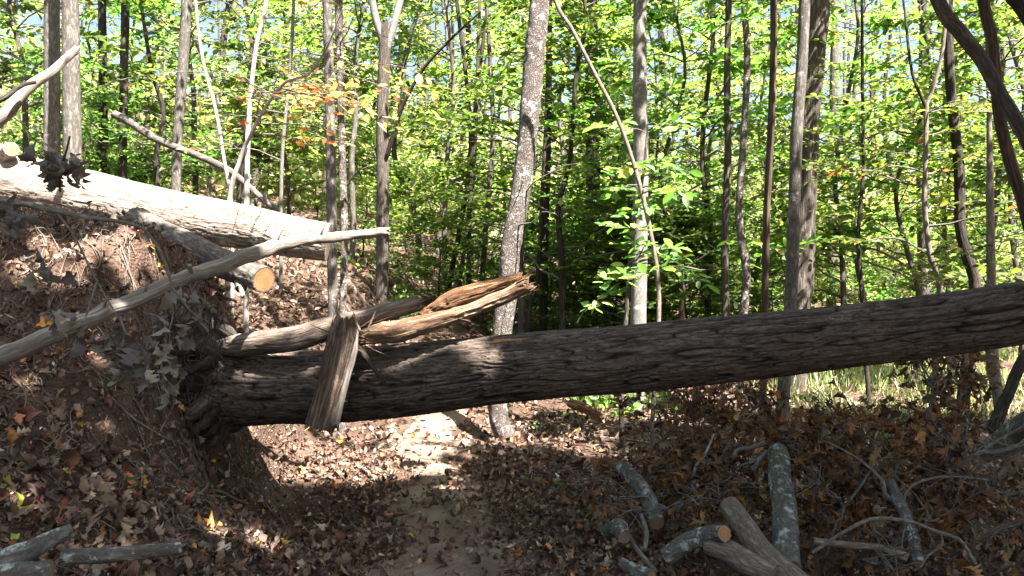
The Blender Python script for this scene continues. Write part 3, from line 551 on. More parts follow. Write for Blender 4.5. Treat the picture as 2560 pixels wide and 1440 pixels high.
stand('tree', 'greyish slim trunk, leftmost of the three slim trunks right of centre', [(1822, -20), (1818, 200), (1820, 400), (1812, 600), (1814, 790)], 12, 16, 20, 'rough', crown=dict(HI, lo=.3, hi=.9, nb=10, L=1.4, size=.1, pal=SHADED))
stand('tree', 'crooked mottled slim trunk, middle of the three slim trunks right of centre', [(1858, -20), (1868, 130), (1862, 300), (1852, 450), (1848, 560), (1866, 680), (1858, 800)], 11, 16, 22, 'spotted', nv=14)
stand('tree', 'reddish peeling slim trunk, rightmost of the three slim trunks right of centre', [(1934, -20), (1934, 120), (1928, 300), (1916, 560), (1912, 800), (1906, 1055)], 9.4, 17, 18, 'red', nv=14, nu=90, crown=HI)
stand('tree', 'grey leaning trunk pressed against the big rough-barked trunk on the right', [(2012, -20), (2005, 150), (1992, 330), (1984, 560), (1976, 760), (1952, 1072)], 9.0, 27, 32, 'mid', nv=18)
stand('tree', 'biggest rough-barked trunk on the right, behind the grey leaning one', [(2046, -20), (2034, 160), (2020, 330), (2010, 560), (2000, 760), (1985, 970)], 12.3, 54, 56, 'rough', nv=30, nu=160, disp=barkdisp(.014, 16, .12, 61), crown=HI)
stand('sapling', 'dark wavering thin stem right of the big rough-barked trunk', [(2156, 200), (2158, 420), (2146, 580), (2152, 700), (2172, 1010)], 10.5, 8, 11, 'dark', cat='sapling', crown=dict(lo=.3, hi=1, nb=16, L=1.4, size=.1, pal=GREEN, nt=6, m=8, elev=(0, .4)))
yy, _ = stand('sapling', 'slender sapling forking in a tall Y on the right, bent and lit near its foot', [(2316, 262), (2314, 400), (2312, 520), (2326, 640), (2350, 730), (2332, 1010)], 9.6, 11, 15, 'vine', cat='sapling', ext=0, crown=dict(lo=.4, hi=1, nb=14, L=1.7, size=.1, pal=GOLD, nt=7, m=8, elev=(0, .35)))
tube(MB(), [at(2315, 268, 9.6), at(2280, 180, 9.6), at(2262, 30, 9.7), at(2250, -60, 9.7)], [.022, .018, .015, .01], 20, 8, seed=3).build('limb', [M['dark']], yy)
tube(MB(), [at(2315, 268, 9.6), at(2350, 160, 9.6), at(2365, 40, 9.6), at(2370, -80, 9.7)], [.026, .024, .02, .014], 20, 8, seed=4).build('limb', [M['vine']], yy)
stand('tree', 'dark sinuous trunk on the right behind the leaning limbs', [(2370, -20), (2375, 200), (2398, 420), (2400, 560), (2418, 640), (2438, 730), (2412, 960)], 9.8, 22, 30, 'dark', nv=16, crown=HI)
stand('tree', 'reddish brown trunk sweeping down to the right edge of the photo', [(2455, -20), (2478, 90), (2490, 200), (2500, 300), (2530, 420), (2562, 520), (2600, 700), (2590, 900)], 7.5, 26, 32, 'red', nv=18, nu=90)
stand('tree', 'dark leaning limb crossing the top right corner, upper side sunlit', [(2335, -20), (2400, 80), (2455, 150), (2500, 235), (2540, 300), (2600, 420), (2700, 700)], 6.8, 34, 36, 'rough', nv=18, nu=90)
stand('tree', 'dark limb tip cutting the very top right corner', [(2510, -60), (2545, 10), (2590, 80), (2680, 300)], 6.5, 30, 34, 'dark')
stand('tree', 'pale far trunk seen through yellow leaves between the big trunk and the dark wavering stem', [(2085, 200), (2082, 500), (2078, 760)], 20, 20, 24, 'mid')
stand('tree', 'far grey trunk behind the foot of the slender Y-forked sapling', [(2310, 180), (2306, 450), (2312, 740)], 17, 26, 30, 'mid')
stand('tree', 'lower trunk leaning under the fallen log at the right, beside the dark brush', [(2478, 700), (2482, 870), (2500, 1030)], 8.8, 22, 26, 'vine', ext=.8)
stand('sapling', 'leafy young tree with bright yellow-green leaves in front of the smooth pale trunk', [(1610, 420), (1580, 600), (1565, 800), (1553, 980), (1556, 1100)], 8.4, 8, 14, 'rough', cat='sapling', ext=.2, crown=dict(lo=.45, hi=1., nb=22, L=.85, size=.15, pal=LIME, nt=4, m=5, elev=(-.25, .3), az=(-2.6, .6), tilt=.4))
# limbs that cross the left of the picture
tp = thing('fallen_pole', 'brown fallen pole slanting down to the right through the left woods', 'fallen pole', at(700, 530, 11))
tube(MB(), wig([at(285, 285, 12), at(410, 350, 11.8), at(560, 420, 11.5), at(700, 530, 11)], .05, 3, 10), np.linspace(.06, .042, 10), 40, 12, smooth_disp(.01), seed=3).build('stem', [M['mid']], tp)
tp = thing('leaning_limb', 'sunlit bare limb slanting up into the top left corner in front of the twin trunks', 'limb', at(-40, 350, 6.2))
tube(MB(), wig([at(-60, 350, 6.0), at(30, 265, 6.1), at(110, 190, 6.3), at(190, 125, 6.5)], .025, 5, 8), np.linspace(.055, .03, 8), 40, 12, smooth_disp(.01), jag=(0, .08), seed=5).build('stem', [M['pole']], tp)
tube(MB(), wig([at(-40, 275, 5.9), at(40, 228, 6), at(90, 205, 6.1)], .05, 6, 6), np.linspace(.022, .014, 6), 16, 7, seed=6).build('side_branch', [M['dark']], tp)

# ------------------------------------------------------------------ understory and far trees: a few kinds, copied
OPEN = False
def kind_tree(seed, H, lo, L, nb, size, pal, nt, m, mat, rad, lean=.3, elev=(.05, .45), tilt=.36, tw=True):
    r = np.random.default_rng(seed); P = wig([[0, 0, -.15], [lean * r.uniform(-1, 1) * .4, lean * r.uniform(-1, 1) * .4, H * .5], [lean * r.uniform(-1, 1), lean * r.uniform(-1, 1), H]], .05 * H, seed, 9)
    Rr = np.linspace(rad, rad * .3, 9)
    root = thing('understory_tree', '', 'tree', (0, 0, 0))
    tube(MB(), P, Rr, 26, 8, smooth_disp(rad * .15, 4), seed=seed).build('trunk', [M[mat]], root)
    br, fo = MB(), MB(); boughs(r, P, Rr, lo, 1., nb, L, br, fo, size, pal, nt, m, elev=elev, tw=tw, tilt=tilt)
    br.build('branches', [M['twig']], root); fo.build('crown', [M['leaf']], root)
    return root
KINDS = {
 'green': [kind_tree(1, 6.5, .22, 2.1, 36, .17, GREEN, 7, 8, 'rough', .055), kind_tree(2, 9, .2, 2.5, 42, .17, GREEN, 7, 8, 'mid', .07)],
 'yellow-green': [kind_tree(3, 6, .25, 1.9, 24, .13, LIME, 6, 8, 'dark', .05), kind_tree(4, 10, .2, 2.5, 34, .13, LIME, 7, 8, 'rough', .07)],
 'dark green': [kind_tree(5, 5.5, .15, 2.0, 38, .15, SHADED, 7, 9, 'dark', .05), kind_tree(6, 8, .2, 2.3, 38, .15, SHADED, 7, 9, 'dark', .06)],
 'pale yellow-green': [kind_tree(9, 8, .2, 2.4, 32, .13, WASHED_OUT, 7, 8, 'mid', .05), kind_tree(10, 10, .25, 2.6, 34, .13, LIME + WASHED_OUT, 7, 8, 'rough', .06)],
 'yellowing': [kind_tree(7, 7, .25, 2.1, 34, .105, GOLD, 7, 9, 'rough', .055), kind_tree(8, 10, .2, 2.5, 40, .12, GOLD, 7, 9, 'mid', .07)],
}
TALL = [kind_tree(20 + q, 22, .3, 3.8, 32, .22, p, 7, 9, mt, .15, lean=.8, tw=False) for q, (p, mt) in enumerate([(LIME, 'dark'), (WASHED_OUT, 'mid'), (GOLD, 'rough'), (LIME, 'dark')])]
used = set()
def put(proto, px, Y, label, group, s=1.):
    o = proto if proto.name not in used else copy_tree(proto); used.add(proto.name)
    x = (px - 1280) / F * Y; o.location = (x, Y, g1(x, Y) - .05); o.rotation_euler = (0, 0, rng.uniform(0, 6.28)); o.scale = (s, s, s * rng.uniform(.9, 1.1))
    o['label'] = label; o['group'] = group; return o
MARK = [(60, 'left of the twin grey trunks'), (215, 'right behind the twin grey trunks'), (380, 'behind the brown fallen pole'), (560, 'behind the pale saplings'), (720, 'behind the orange leaves'), (850, 'behind the slim white and brown trunk'), (960, 'by the high-forking brown trunk'), (1080, 'between the forking trunk and the stem clump'),
        (1190, 'around the clump of thin stems'), (1310, 'behind the curved spotted trunk'), (1440, 'around the dark stout trunk'), (1600, 'behind the smooth pale trunk'), (1730, 'between the smooth pale and three slim trunks'), (1870, 'behind the three slim trunks'), (2010, 'behind the big rough-barked trunk'), (2160, 'by the dark wavering stem'), (2310, 'around the Y-forked sapling'), (2430, 'behind the dark sinuous trunk'), (2540, 'at the right edge of the woods')]
def mark(px): return min(MARK, key=lambda m: abs(m[0] - px))[1]
def dist(Y): return 'close' if Y < 14 else ('farther back' if Y < 21 else 'far back')
zone = [(1300, 13.5, 'green', 1.), (1420, 12.5, 'dark green', 1.), (1540, 14, 'dark green', .9), (1700, 12.5, 'green', 1.), (1790, 14, 'dark green', 1.1), (1120, 17, 'green', 1.), (1230, 21, 'yellow-green', 1.), (1040, 19, 'yellow-green', 1.1),
        (60, 13, 'green', 1.), (-60, 11.5, 'yellow-green', .9), (240, 18, 'dark green', 1.1), (370, 15.5, 'dark green', 1.), (480, 19, 'green', 1.1), (600, 17, 'yellow-green', 1.), (720, 19.5, 'green', 1.1), (880, 16.5, 'green', 1.), (960, 20, 'green', 1.2),
        (1400, 18, 'green', 1.2), (1520, 20, 'green', 1.2), (1640, 18, 'yellow-green', 1.1), (1760, 19, 'green', 1.1), (1890, 16, 'green', 1.), (1990, 18, 'yellow-green', 1.), (2100, 14, 'green', .9), (2180, 17, 'yellowing', 1.), (2290, 13, 'green', .95), (2380, 15, 'yellowing', 1.), (2480, 12.5, 'green', .9), (2560, 14, 'yellowing', 1.), (2640, 11, 'green', .9),
        (180, 24, 'yellow-green', 1.2), (330, 25, 'yellowing', 1.2), (520, 26, 'green', 1.3), (660, 27, 'yellow-green', 1.3), (810, 25, 'green', 1.2), (930, 28, 'yellow-green', 1.3), (1090, 27, 'yellowing', 1.3), (1200, 29, 'yellow-green', 1.3), (1340, 26, 'green', 1.3), (1480, 28, 'yellow-green', 1.3), (1600, 25, 'yellowing', 1.2), (1720, 27, 'green', 1.3), (1840, 24, 'yellow-green', 1.2), (1960, 27, 'yellowing', 1.3), (2090, 24, 'yellow-green', 1.2), (2220, 26, 'green', 1.3), (2350, 23, 'yellowing', 1.2), (2470, 25, 'yellow-green', 1.3), (2600, 22, 'green', 1.2), (-80, 22, 'green', 1.2)]
cnt = {}
for px, Y, kd, s in zone:
    if Y > 20 and kd != 'yellowing': kd = 'pale yellow-green'  # distant trees get the leaf colours with overexposure painted in
    cnt[kd] = cnt.get(kd, 0) + 1
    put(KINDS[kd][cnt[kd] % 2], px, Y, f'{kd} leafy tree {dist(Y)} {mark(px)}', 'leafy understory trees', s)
SHRUB = [kind_tree(40 + q, h_, .06, L_, nb_, .12, p, 7, 10, 'dark', .022, elev=(.0, .7)) for q, (h_, L_, nb_, p) in enumerate([(2.2, 1.3, 40, SHADED), (3.0, 1.5, 46, GREEN), (2.6, 1.4, 40, LIME), (2.8, 1.5, 40, WASHED_OUT)])]
for o in SHRUB: o.name = 'shrub'; o['category'] = 'shrub'
for q, (px, Y, k) in enumerate([(1090, 15, 1), (1240, 17, 1), (1300, 19, 0), (1390, 15, 0), (1430, 19, 1), (1530, 17, 0), (1570, 12.8, 0), (1640, 15, 0), (1700, 13.5, 0), (1740, 17, 1), (1800, 20, 2), (1860, 15, 0), (1930, 18, 1), (2060, 18, 2), (2130, 21, 2), (2230, 19, 1), (2380, 19, 2), (2540, 18, 1), (900, 20, 2), (780, 21, 2), (650, 20, 1), (400, 18, 0), (300, 19, 0), (210, 15.5, 1), (1190, 24, 2), (1010, 24, 2), (1360, 24, 2), (1500, 25, 1), (1660, 24, 2), (1900, 24, 2)]):
    k = 3 if Y > 19.5 else k; put(SHRUB[k], px, Y, f'{["dark green", "green", "yellow-green", "pale"][k]} low leafy shrub {dist(Y)} {mark(px)}', 'low leafy shrubs', rng.uniform(.85, 1.25))
for q, (x, y) in enumerate([(-9, -3), (-6.5, -8), (-2, -9.5), (2.5, -12), (7, -11), (11, -9), (-8, 1.5), (-11, 4.5), (-4, -13), (10, -14), (-12, -8), (6.5, 1.0), (15, -7)]):  # trees added out of view to cut skylight on the foreground
    o = copy_tree(KINDS[['green', 'dark green'][q % 2]][q % 2]); o.location = (x, y, g1(x, y) - .05); o.rotation_euler = (0, 0, q * 1.3); o.scale = (1.25, 1.25, 1.1)
    o['label'] = 'leafy tree added out of view around the viewer to block skylight'; o['group'] = 'unseen trees added around the viewer'
for q in range(19):
    px = -150 + 2860 * (q + rng.uniform(.1, .9)) / 19; Y = rng.uniform(24, 40); t = TALL[q % 4]; t.name = 'tall_tree' if t.name not in used and t.name.startswith('under') else t.name
    o = put(t, px, Y, f'tall slender tree rising {dist(Y) if Y < 30 else "deep"} {mark(px)}', 'tall slender background trees', rng.uniform(.85, 1.15))
# the far wood closing the view
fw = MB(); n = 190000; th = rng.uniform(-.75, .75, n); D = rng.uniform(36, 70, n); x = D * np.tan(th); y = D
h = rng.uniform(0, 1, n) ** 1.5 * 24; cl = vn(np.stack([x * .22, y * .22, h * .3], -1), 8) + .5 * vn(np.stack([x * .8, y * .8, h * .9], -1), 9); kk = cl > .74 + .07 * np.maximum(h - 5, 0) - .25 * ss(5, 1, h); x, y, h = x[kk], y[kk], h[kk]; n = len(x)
leaves(fw, np.stack([x, y, gz(x, y) + h], -1), rv(n), np.array([0, 0, .7]) + rv(n) * .7, rng.uniform(.3, .6, n), pick(WASHED_OUT, n), wid=rng.uniform(.8, 1.5, n))
for q in range(60):
    Dd = rng.uniform(40, 62); xx = Dd * math.tan(rng.uniform(-.7, .7)); z0 = g1(xx, Dd); r0 = rng.uniform(.08, .16)
    tube(fw, [[xx, Dd, z0 - .2], [xx + rng.uniform(-.6, .6), Dd, z0 + 11], [xx + rng.uniform(-1, 1), Dd, z0 + 22]], [r0, r0 * .7, r0 * .4], 8, 6, mi=1)
tag(fw.build('far_wood', [M['leaf'], M['rough']]), 'sunlit far wood closing the view behind all the trunks', 'wood', kind='stuff')

# ------------------------------------------------------------------ unseen trees added behind the camera, crowns shaped to shade the foreground
# points that should lie in shade
tx = rng.uniform(-3.5, 4.2, 2600); ty = rng.uniform(1.2, 7.6, 2600); tz = gz(tx, ty); T1 = np.stack([tx, ty, tz], -1)
kf = rng.uniform(0, 1, 900); T2 = np.array([np.array(Pt)[0] + (np.array(Pt)[-2] - np.array(Pt)[0]) * f for f in kf]) + rv(900) * .2
tx = rng.uniform(1.5, 7, 700); ty = rng.uniform(7, 10, 700); T3 = np.stack([tx, ty, gz(tx, ty)], -1)
T = np.vstack([T1, T1 + rv(len(T1)) * .3, T2, T3]); hh = rng.uniform(7.5, 12.5, len(T)); C = T + S * ((hh - T[:, 2]) / S[2])[:, None]
shade_pos = [(2.5, -4.2), (5.6, -2.6), (5.2, -6.5), (8.6, -1.2), (0.6, -5.6)]
n4 = 1500; C = np.vstack([C, np.stack([rng.uniform(4.6, 9, n4), rng.uniform(-1, 5, n4), rng.uniform(5.2, 9, n4)], -1)])  # extra leaf clumps added to block sky over the right foreground
own = np.argmin([(C[:, 0] - a - 0) ** 2 + (C[:, 1] - b - 0) ** 2 for a, b in shade_pos], 0)
for q, (a, b) in enumerate(shade_pos):
    z0 = g1(a, b); root = thing('added_shade_tree', ['unseen tree added behind the viewer to shade the path', 'unseen tree added at the right shoulder of the viewer to shade the path', 'unseen shade tree added farthest behind the viewer on the right', 'unseen shade tree added beside the brush at the far right', 'unseen shade tree added directly behind the viewer'][q], 'tree', (a, b, z0))
    st = np.array([[a, b, z0 - .2], [a + .1, b, z0 + 4], [a, b + .1, z0 + 8.5], [a - .1, b, z0 + 12.5]]); tube(MB(), st, [.26, .2, .15, .06], 40, 14, barkdisp(.01, 18, .12, 71), seed=q).build('trunk', [M['rough']], root)
    c = C[own == q]; br, fo = MB(), MB()
    for e in c[::14]:
        zb = max(3.5, e[2] - 3.0); p0 = np.array([a, b, min(z0 + 11.5, z0 + zb)]); BP = wig([p0, (p0 + e) / 2 + [0, 0, .4], e], .3, q, 12)
        if unlit(BP, .03).all(): tube(br, BP, np.linspace(.05, .008, 12), 14, 5, caps=(False, False))
    m = 44; P = (c[:, None] + rng.standard_normal((len(c), m, 3)) * np.array([.24, .24, .16])).reshape(-1, 3); P = P[unlit(P)]; n = len(P)
    leaves(fo, P, rv(n), np.array([0, 0, .6]) + S * .5 + rv(n) * .35, rng.uniform(.09, .16, n), pick(GREEN, n), wid=rng.uniform(1, 1.5, n))
    br.build('branches', [M['rough']], root); fo.build('crown', [M['shade']], root)

# ------------------------------------------------------------------ foreground right: cut limbs and dead oak brush
LOGS = []
def limb(name, label, pts, w_, mat, cat, capm=None, seed=1, parts=(), disp=None, nv=26, jag=(0, 0), group=None):
    near = 1580 < np.mean([p[0] for p in pts]) and np.mean([p[1] for p in pts]) > 1090
    if near: pts = [(p[0], p[1], p[2] * .93) for p in pts]; parts = [(a, [(p[0], p[1], p[2] * .93) for p in ps], c, d, e) for a, ps, c, d, e in parts]
    for ps, ww in [(pts, w_)] + [(p[1], p[2]) for p in parts]: LOGS.append((resample(ps, np.ones(len(ps)), 14)[0], max(ww)))
    P = [at(p[0], p[1], p[2]) for p in pts]; W = np.interp(np.linspace(0, 1, len(P)), np.linspace(0, 1, len(w_)), w_); Rr = [a / 2 / F * p[2] for a, p in zip(W, pts)]
    root = thing(name, label, cat, P[-1], group)
    tube(MB(), P, Rr, 90, nv, disp or barkdisp(min(.004, max(Rr) * .08), 36, .4, seed), seed=seed, capm=1, jag=jag, wob=.1).build('stem', [M[mat], M[capm or 'cutdull']], root)
    for nm_, ps, ww, mt, cm in parts:
        PP = [at(*p) for p in ps]; RR = [a / 2 / F * p[2] for a, p in zip(np.interp(np.linspace(0, 1, len(ps)), np.linspace(0, 1, len(ww)), ww), ps)]
        tube(MB(), PP, RR, 50, 18, barkdisp(min(.003, max(RR) * .08), 36, .4, seed + 3), seed=seed + 5, capm=1, wob=.1).build(nm_, [M[mt], M[cm]], root)
    return root
limb('cut_log', 'straight lichen-spotted log pointing up and away in the dead brush', [(1945, 1128, 5.6), (1952, 1200, 5.2), (1962, 1300, 4.8), (1970, 1425, 4.45)], [50, 56, 60, 66], 'lichen', 'log', seed=11, nv=40)
limb('curved_limb', 'curved lichen-covered limb with a brown broken tip left of the straight lichen log', [(1556, 1168, 5.7), (1590, 1205, 5.5), (1622, 1250, 5.3), (1642, 1308, 5.1)], [34, 38, 40, 38], 'lichen', 'limb', seed=12,
     parts=[('broken_tip', [(1508, 1146, 5.75), (1532, 1156, 5.72), (1558, 1168, 5.7)], [18, 22, 26], 'split', 'split')])
limb('forked_log', 'brown forked log with a fresh sawn stub at the bottom, beside the straight lichen log', [(1822, 1262, 4.9), (1862, 1320, 4.7), (1910, 1385, 4.5), (1985, 1450, 4.3), (2080, 1530, 4.1)], [54, 60, 62, 72], 'vine', 'log', seed=13, nv=36,
     parts=[('side_branch', [(1770, 1362, 4.62), (1812, 1374, 4.55), (1860, 1402, 4.45), (1940, 1440, 4.32)], [50, 56, 60, 60], 'vine', 'cutdull'), ('sawn_stub', [(1665, 1392, 4.7), (1720, 1355, 4.66), (1780, 1336, 4.6), (1812, 1334, 4.5)], [46, 44, 44, 42], 'lichen', 'cut')])
limb('cut_limb', 'slim upright lichen limb with side twigs in the dark brush on the right', [(2226, 1205, 4.9), (2246, 1250, 4.75), (2276, 1320, 4.55), (2296, 1410, 4.35)], [20, 27, 28, 30], 'lichen', 'limb', seed=14,
     parts=[('twig', [(2236, 1255, 4.78), (2214, 1235, 4.8), (2204, 1200, 4.85), (2150, 1150, 4.95), (2070, 1105, 5.05)], [13, 10, 8, 5], 'twig', 'twig'), ('twig', [(2258, 1250, 4.72), (2280, 1215, 4.72), (2330, 1196, 4.7), (2400, 1192, 4.7), (2470, 1200, 4.65)], [8, 7, 6, 4], 'twig', 'twig')])
limb('limb', 'low horizontal brown limb lying left of the slim upright limb', [(2036, 1352, 4.55), (2110, 1362, 4.5), (2200, 1370, 4.45), (2270, 1395, 4.38)], [14, 18, 22, 30], 'vine', 'limb', seed=15)
limb('arching_twig', 'thin grey twig arching over the slim upright limb', [(2030, 1382, 4.35), (2110, 1330, 4.35), (2180, 1298, 4.35), (2265, 1302, 4.33), (2340, 1328, 4.3), (2400, 1352, 4.28), (2440, 1410, 4.2)], [10, 9, 9, 10, 10, 8], 'twig', 'twig', seed=16,
     parts=[('twig', [(2190, 1300, 4.35), (2185, 1322, 4.35), (2210, 1345, 4.35), (2228, 1372, 4.35)], [5, 4, 3], 'twig', 'twig'), ('twig', [(2272, 1304, 4.33), (2258, 1335, 4.33), (2254, 1372, 4.3)], [5, 4, 3], 'twig', 'twig'), ('twig', [(2350, 1330, 4.3), (2355, 1360, 4.28), (2320, 1390, 4.25), (2300, 1420, 4.2)], [6, 5, 4], 'twig', 'twig')])
limb('lichen_log', 'thick pale lichen log slanting in at the right edge', [(2455, 1140, 5.9), (2520, 1098, 5.8), (2600, 1050, 5.6), (2700, 1000, 5.4)], [40, 64, 72, 76], 'lichen', 'log', seed=17)
limb('forked_branch', 'thin pale forked branch in front of the lichen log at the right edge', [(2410, 1156, 5.2), (2450, 1132, 5.15), (2500, 1128, 5.1), (2600, 1095, 5.0)], [8, 12, 12, 14], 'twig', 'branch', seed=18, parts=[('twig', [(2440, 1140, 5.15), (2500, 1098, 5.15), (2570, 1060, 5.1)], [7, 6, 6], 'twig', 'twig')])
limb('dark_limb', 'dark bent limb rising to the right edge beneath the fallen trunk', [(2588, 860, 7.2), (2555, 905, 7.1), (2520, 985, 7.0), (2480, 1080, 6.9)], [24, 26, 28, 30], 'dark', 'limb', seed=19)
limb('twig', 'crooked stick with peeled end in front of the curved limb', [(1602, 1288, 4.75), (1616, 1330, 4.65), (1612, 1375, 4.55)], [10, 12, 12], 'twig', 'stick', seed=20)
limb('branch', 'brown stick lying left of the forked log', [(1520, 1312, 4.75), (1560, 1322, 4.7), (1590, 1370, 4.55), (1640, 1430, 4.4)], [7, 10, 14, 15], 'vine', 'stick', seed=21)
limb('lichen_lump', 'rounded lichen-grey log end poking from the leaves left of the forked log', [(1515, 1330, 4.72), (1545, 1318, 4.62), (1560, 1345, 4.5)], [34, 44, 36], 'lichen', 'log', seed=22)
limb('lichen_stub', 'small lichen stub half buried at the bottom of the photo', [(1555, 1408, 4.5), (1590, 1425, 4.4), (1630, 1440, 4.3)], [28, 34, 30], 'lichen', 'log', seed=23)
limb('rotten_log', 'orange-brown rotten log lying beyond the fallen trunk beside the path', [(1428, 1008, 9.4), (1465, 1022, 9.1), (1510, 1046, 8.8)], [24, 28, 22], 'rot', 'log', seed=24, jag=(.05, .08))
limb('pale_branch', 'blue-grey forked branch tip lying above the straight lichen log', [(1905, 1110, 5.7), (1880, 1118, 5.68), (1845, 1125, 5.65), (1832, 1142, 5.6)], [12, 10, 9, 11], 'twig', 'branch', seed=25)
limb('pale_branch', 'short blue-grey forked branch behind the oak leaves left of the straight lichen log', [(1918, 1128, 5.6), (1900, 1148, 5.58), (1882, 1178, 5.55)], [10, 12, 14], 'twig', 'branch', seed=26, parts=[('twig', [(1898, 1148, 5.58), (1870, 1158, 5.55), (1848, 1166, 5.5)], [8, 7, 5], 'twig', 'twig')])
limb('white_twig', 'thin branching pale twig hanging over the dead oak leaves', [(1785, 1085, 5.8), (1765, 1130, 5.7), (1738, 1170, 5.6), (1735, 1210, 5.5)], [4, 7, 8, 5], 'pale', 'twig', seed=27)
limb('mossy_stump', 'small pale broken stump on the left edge of the path', [(984, 1092, 8.3), (978, 1110, 8.25), (972, 1136, 8.15)], [20, 24, 28], 'split', 'stump', seed=28, jag=(.05, 0))
limb('stone', 'low mossy step of stone and root on the path beyond the fallen trunk', [(1005, 1072, 9.0), (1030, 1076, 9.0), (1052, 1080, 8.95)], [16, 22, 18], 'vine', 'stone', seed=29)

def deadbranch(label, px, py, Y, dirs, nl, r, group='dead oak branches in the brush pile', size=(.06, .11), pal=BROWN, mat='twig', up=.15, droop=.8, sp_=.3, name='dead_oak_branch'):
    p = at(px, py, Y); zg = g1(p[0], p[1]); root = thing(name, label, 'dead branch', p, group); tb = MB(); A, Dl = [], []
    for dx, dy, dz in dirs:
        d = np.array([dx, dy, dz]); P = wig([p, p + d * .5 + [0, 0, up * .3], p + d], .2 * np.linalg.norm(d), r.uniform(0, 99), 8); tube(tb, P, np.linspace(.009, .003, 8), 14, 5, seed=3)
        for s_ in np.linspace(.3, 1, 6):
            k = s_ * 7; a = int(min(k, 6)); st = P[a] + (P[a+1] - P[a]) * (k - a); tw = unit(d + rv(1, r)[0] * .7 * np.linalg.norm(d)) * r.uniform(.12, .3); tube(tb, [st, st + tw * .5 + rv(1, r)[0] * .02, st + tw], [.0035, .0028, .002], 5, 4)
            for f in r.uniform(.3, 1.05, max(2, nl // 5)): A.append(st + tw * f); Dl.append(tw)
    order = r.permutation(len(A)); A = [A[e] for e in order]; Dl = [Dl[e] for e in order]; two = tb.build('twigs', [M[mat]], root)
    nk = min(len(A), max(8, int(nl * 3))); A = np.array(A)[:nk] + rv(nk, r) * .03; Dl = Dl[:len(A)]; n = len(A); d = unit(np.array(Dl)) * .8 + rv(n, r) * .6 - np.array([0, 0, droop * .6]); A[:, 2] = np.maximum(A[:, 2], gz(A[:, 0], A[:, 1]) + .05)
    lp = np.stack([A[:, 0] / A[:, 1] * F + 1280, 720 - (A[:, 2] - CAMZ) / A[:, 1] * F], -1); ok = np.ones(n, bool)
    for lp_, lw in LOGS:
        if lw > 12: dd = np.hypot(lp[:, None, 0] - lp_[None, :, 0], lp[:, None, 1] - lp_[None, :, 1]); kq = dd.argmin(1); ok &= ~((dd.min(1) < lw * .6 + 26) & (A[:, 1] < lp_[kq, 2] + .12))
    A, d = A[ok], d[ok]; n = len(A)
    fo = MB(); g = r.integers(0, len(OAKS), n); sz = r.uniform(*size, n); col = pick(pal, n, r)
    for q in range(len(OAKS)):
        s_ = g == q; leaves(fo, A[s_], d[s_], np.array([0, -.6, .5]) + rv(s_.sum(), r) * .7, sz[s_], col[s_], OAKS[q], wid=r.uniform(.55, 1.05, s_.sum()))
    fo.build('dead_leaves', [M['dead']], two, loc=np.array(root.location)); return root
br_ = np.random.default_rng(77)
for px, py, Y, lb, nl in [(1700, 1000, 6.6, 'dead oak branch with drooping leaves under the fallen trunk, right of the pale trunk', 26), (1640, 1020, 6.7, 'small dead oak spray hanging at the foot of the bowed thin stem', 20), (1780, 1020, 6.4, 'dead oak spray with curled leaves in front of the reddish trunk', 24), (1620, 1190, 5.6, 'dead oak spray behind the curved lichen limb', 24), (1700, 1170, 5.5, 'dense dead oak leaves between the curved limb and the pale twig', 30), (1800, 1150, 5.4, 'dead oak branch with large lobed leaves left of the straight lichen log', 34), (1880, 1220, 5.1, 'dead oak leaves behind the fork of the brown log', 28), (1760, 1240, 5.0, 'dead oak leaves above the sawn stub', 24),
                           (2010, 1110, 5.7, 'dead oak branch at the foot of the grey leaning trunk', 34), (2090, 1140, 5.5, 'orange-brown dead oak spray right of the straight lichen log', 36), (2140, 1150, 5.3, 'dead oak branch with one big pale lobed leaf', 30), (2060, 1220, 5.0, 'dead oak leaves low beside the straight lichen log', 32), (2110, 1270, 4.7, 'dead oak leaves left of the slim upright limb', 30), (2200, 1160, 5.3, 'dead oak leaves behind the slim upright limb', 30), (2330, 960, 6.4, 'tall upright dead oak branch near the right edge under the trunk end', 44), (2390, 1010, 6.2, 'dead oak branch hanging beside the tall upright one', 40), (2380, 1210, 4.9, 'dead oak leaves right of the slim upright limb', 32), (2480, 1230, 4.7, 'dead oak branch at the right edge below the pale forked branch', 34), (2330, 1300, 4.5, 'dead oak leaves under the arching twig', 30), (2450, 1350, 4.3, 'dead oak leaves in the bottom right corner', 34), (2160, 1400, 4.2, 'dead oak leaves at the bottom below the horizontal limb', 30), (2540, 1120, 5.3, 'dead oak leaves beside the thick lichen log at the right edge', 28), (2340, 985, 5.6, 'upright dead oak branch nearest the trunk end, dark leaves', 40), (2400, 1120, 5.2, 'upright dark dead oak spray above the pale forked branch', 36), (2040, 1190, 5.2, 'upright rust-coloured dead oak spray right of the straight log tip', 34), (2120, 1170, 5.3, 'upright dead oak spray behind the big pale lobed leaf', 34), (1740, 1080, 5.9, 'upright dead oak spray below the smooth pale trunk', 32), (1840, 1060, 5.9, 'upright dead oak spray left of the red trunk foot', 32), (1660, 1100, 5.8, 'upright dead oak spray behind the curved limb tip', 28), (2240, 1180, 5.2, 'upright dead oak spray above the slim upright limb', 32), (1560, 1240, 5.2, 'small dark dead oak spray left of the curved limb', 16), (1680, 1280, 4.8, 'dead oak leaves on the lower left of the brush', 18)]:
    dirs = [np.array([math.cos(a), math.sin(a) * .8, br_.uniform(-.1, .35)]) * br_.uniform(.25, .5) for a in br_.uniform(0, 6.28, 4)]
    if 'upright' in lb: dirs = [np.array([br_.uniform(-.3, .3), br_.uniform(-.2, .2), s_]) for s_ in (.3, .18, .05, -.2, -.4)]
    deadbranch(lb, px, py, Y, dirs, nl, br_)
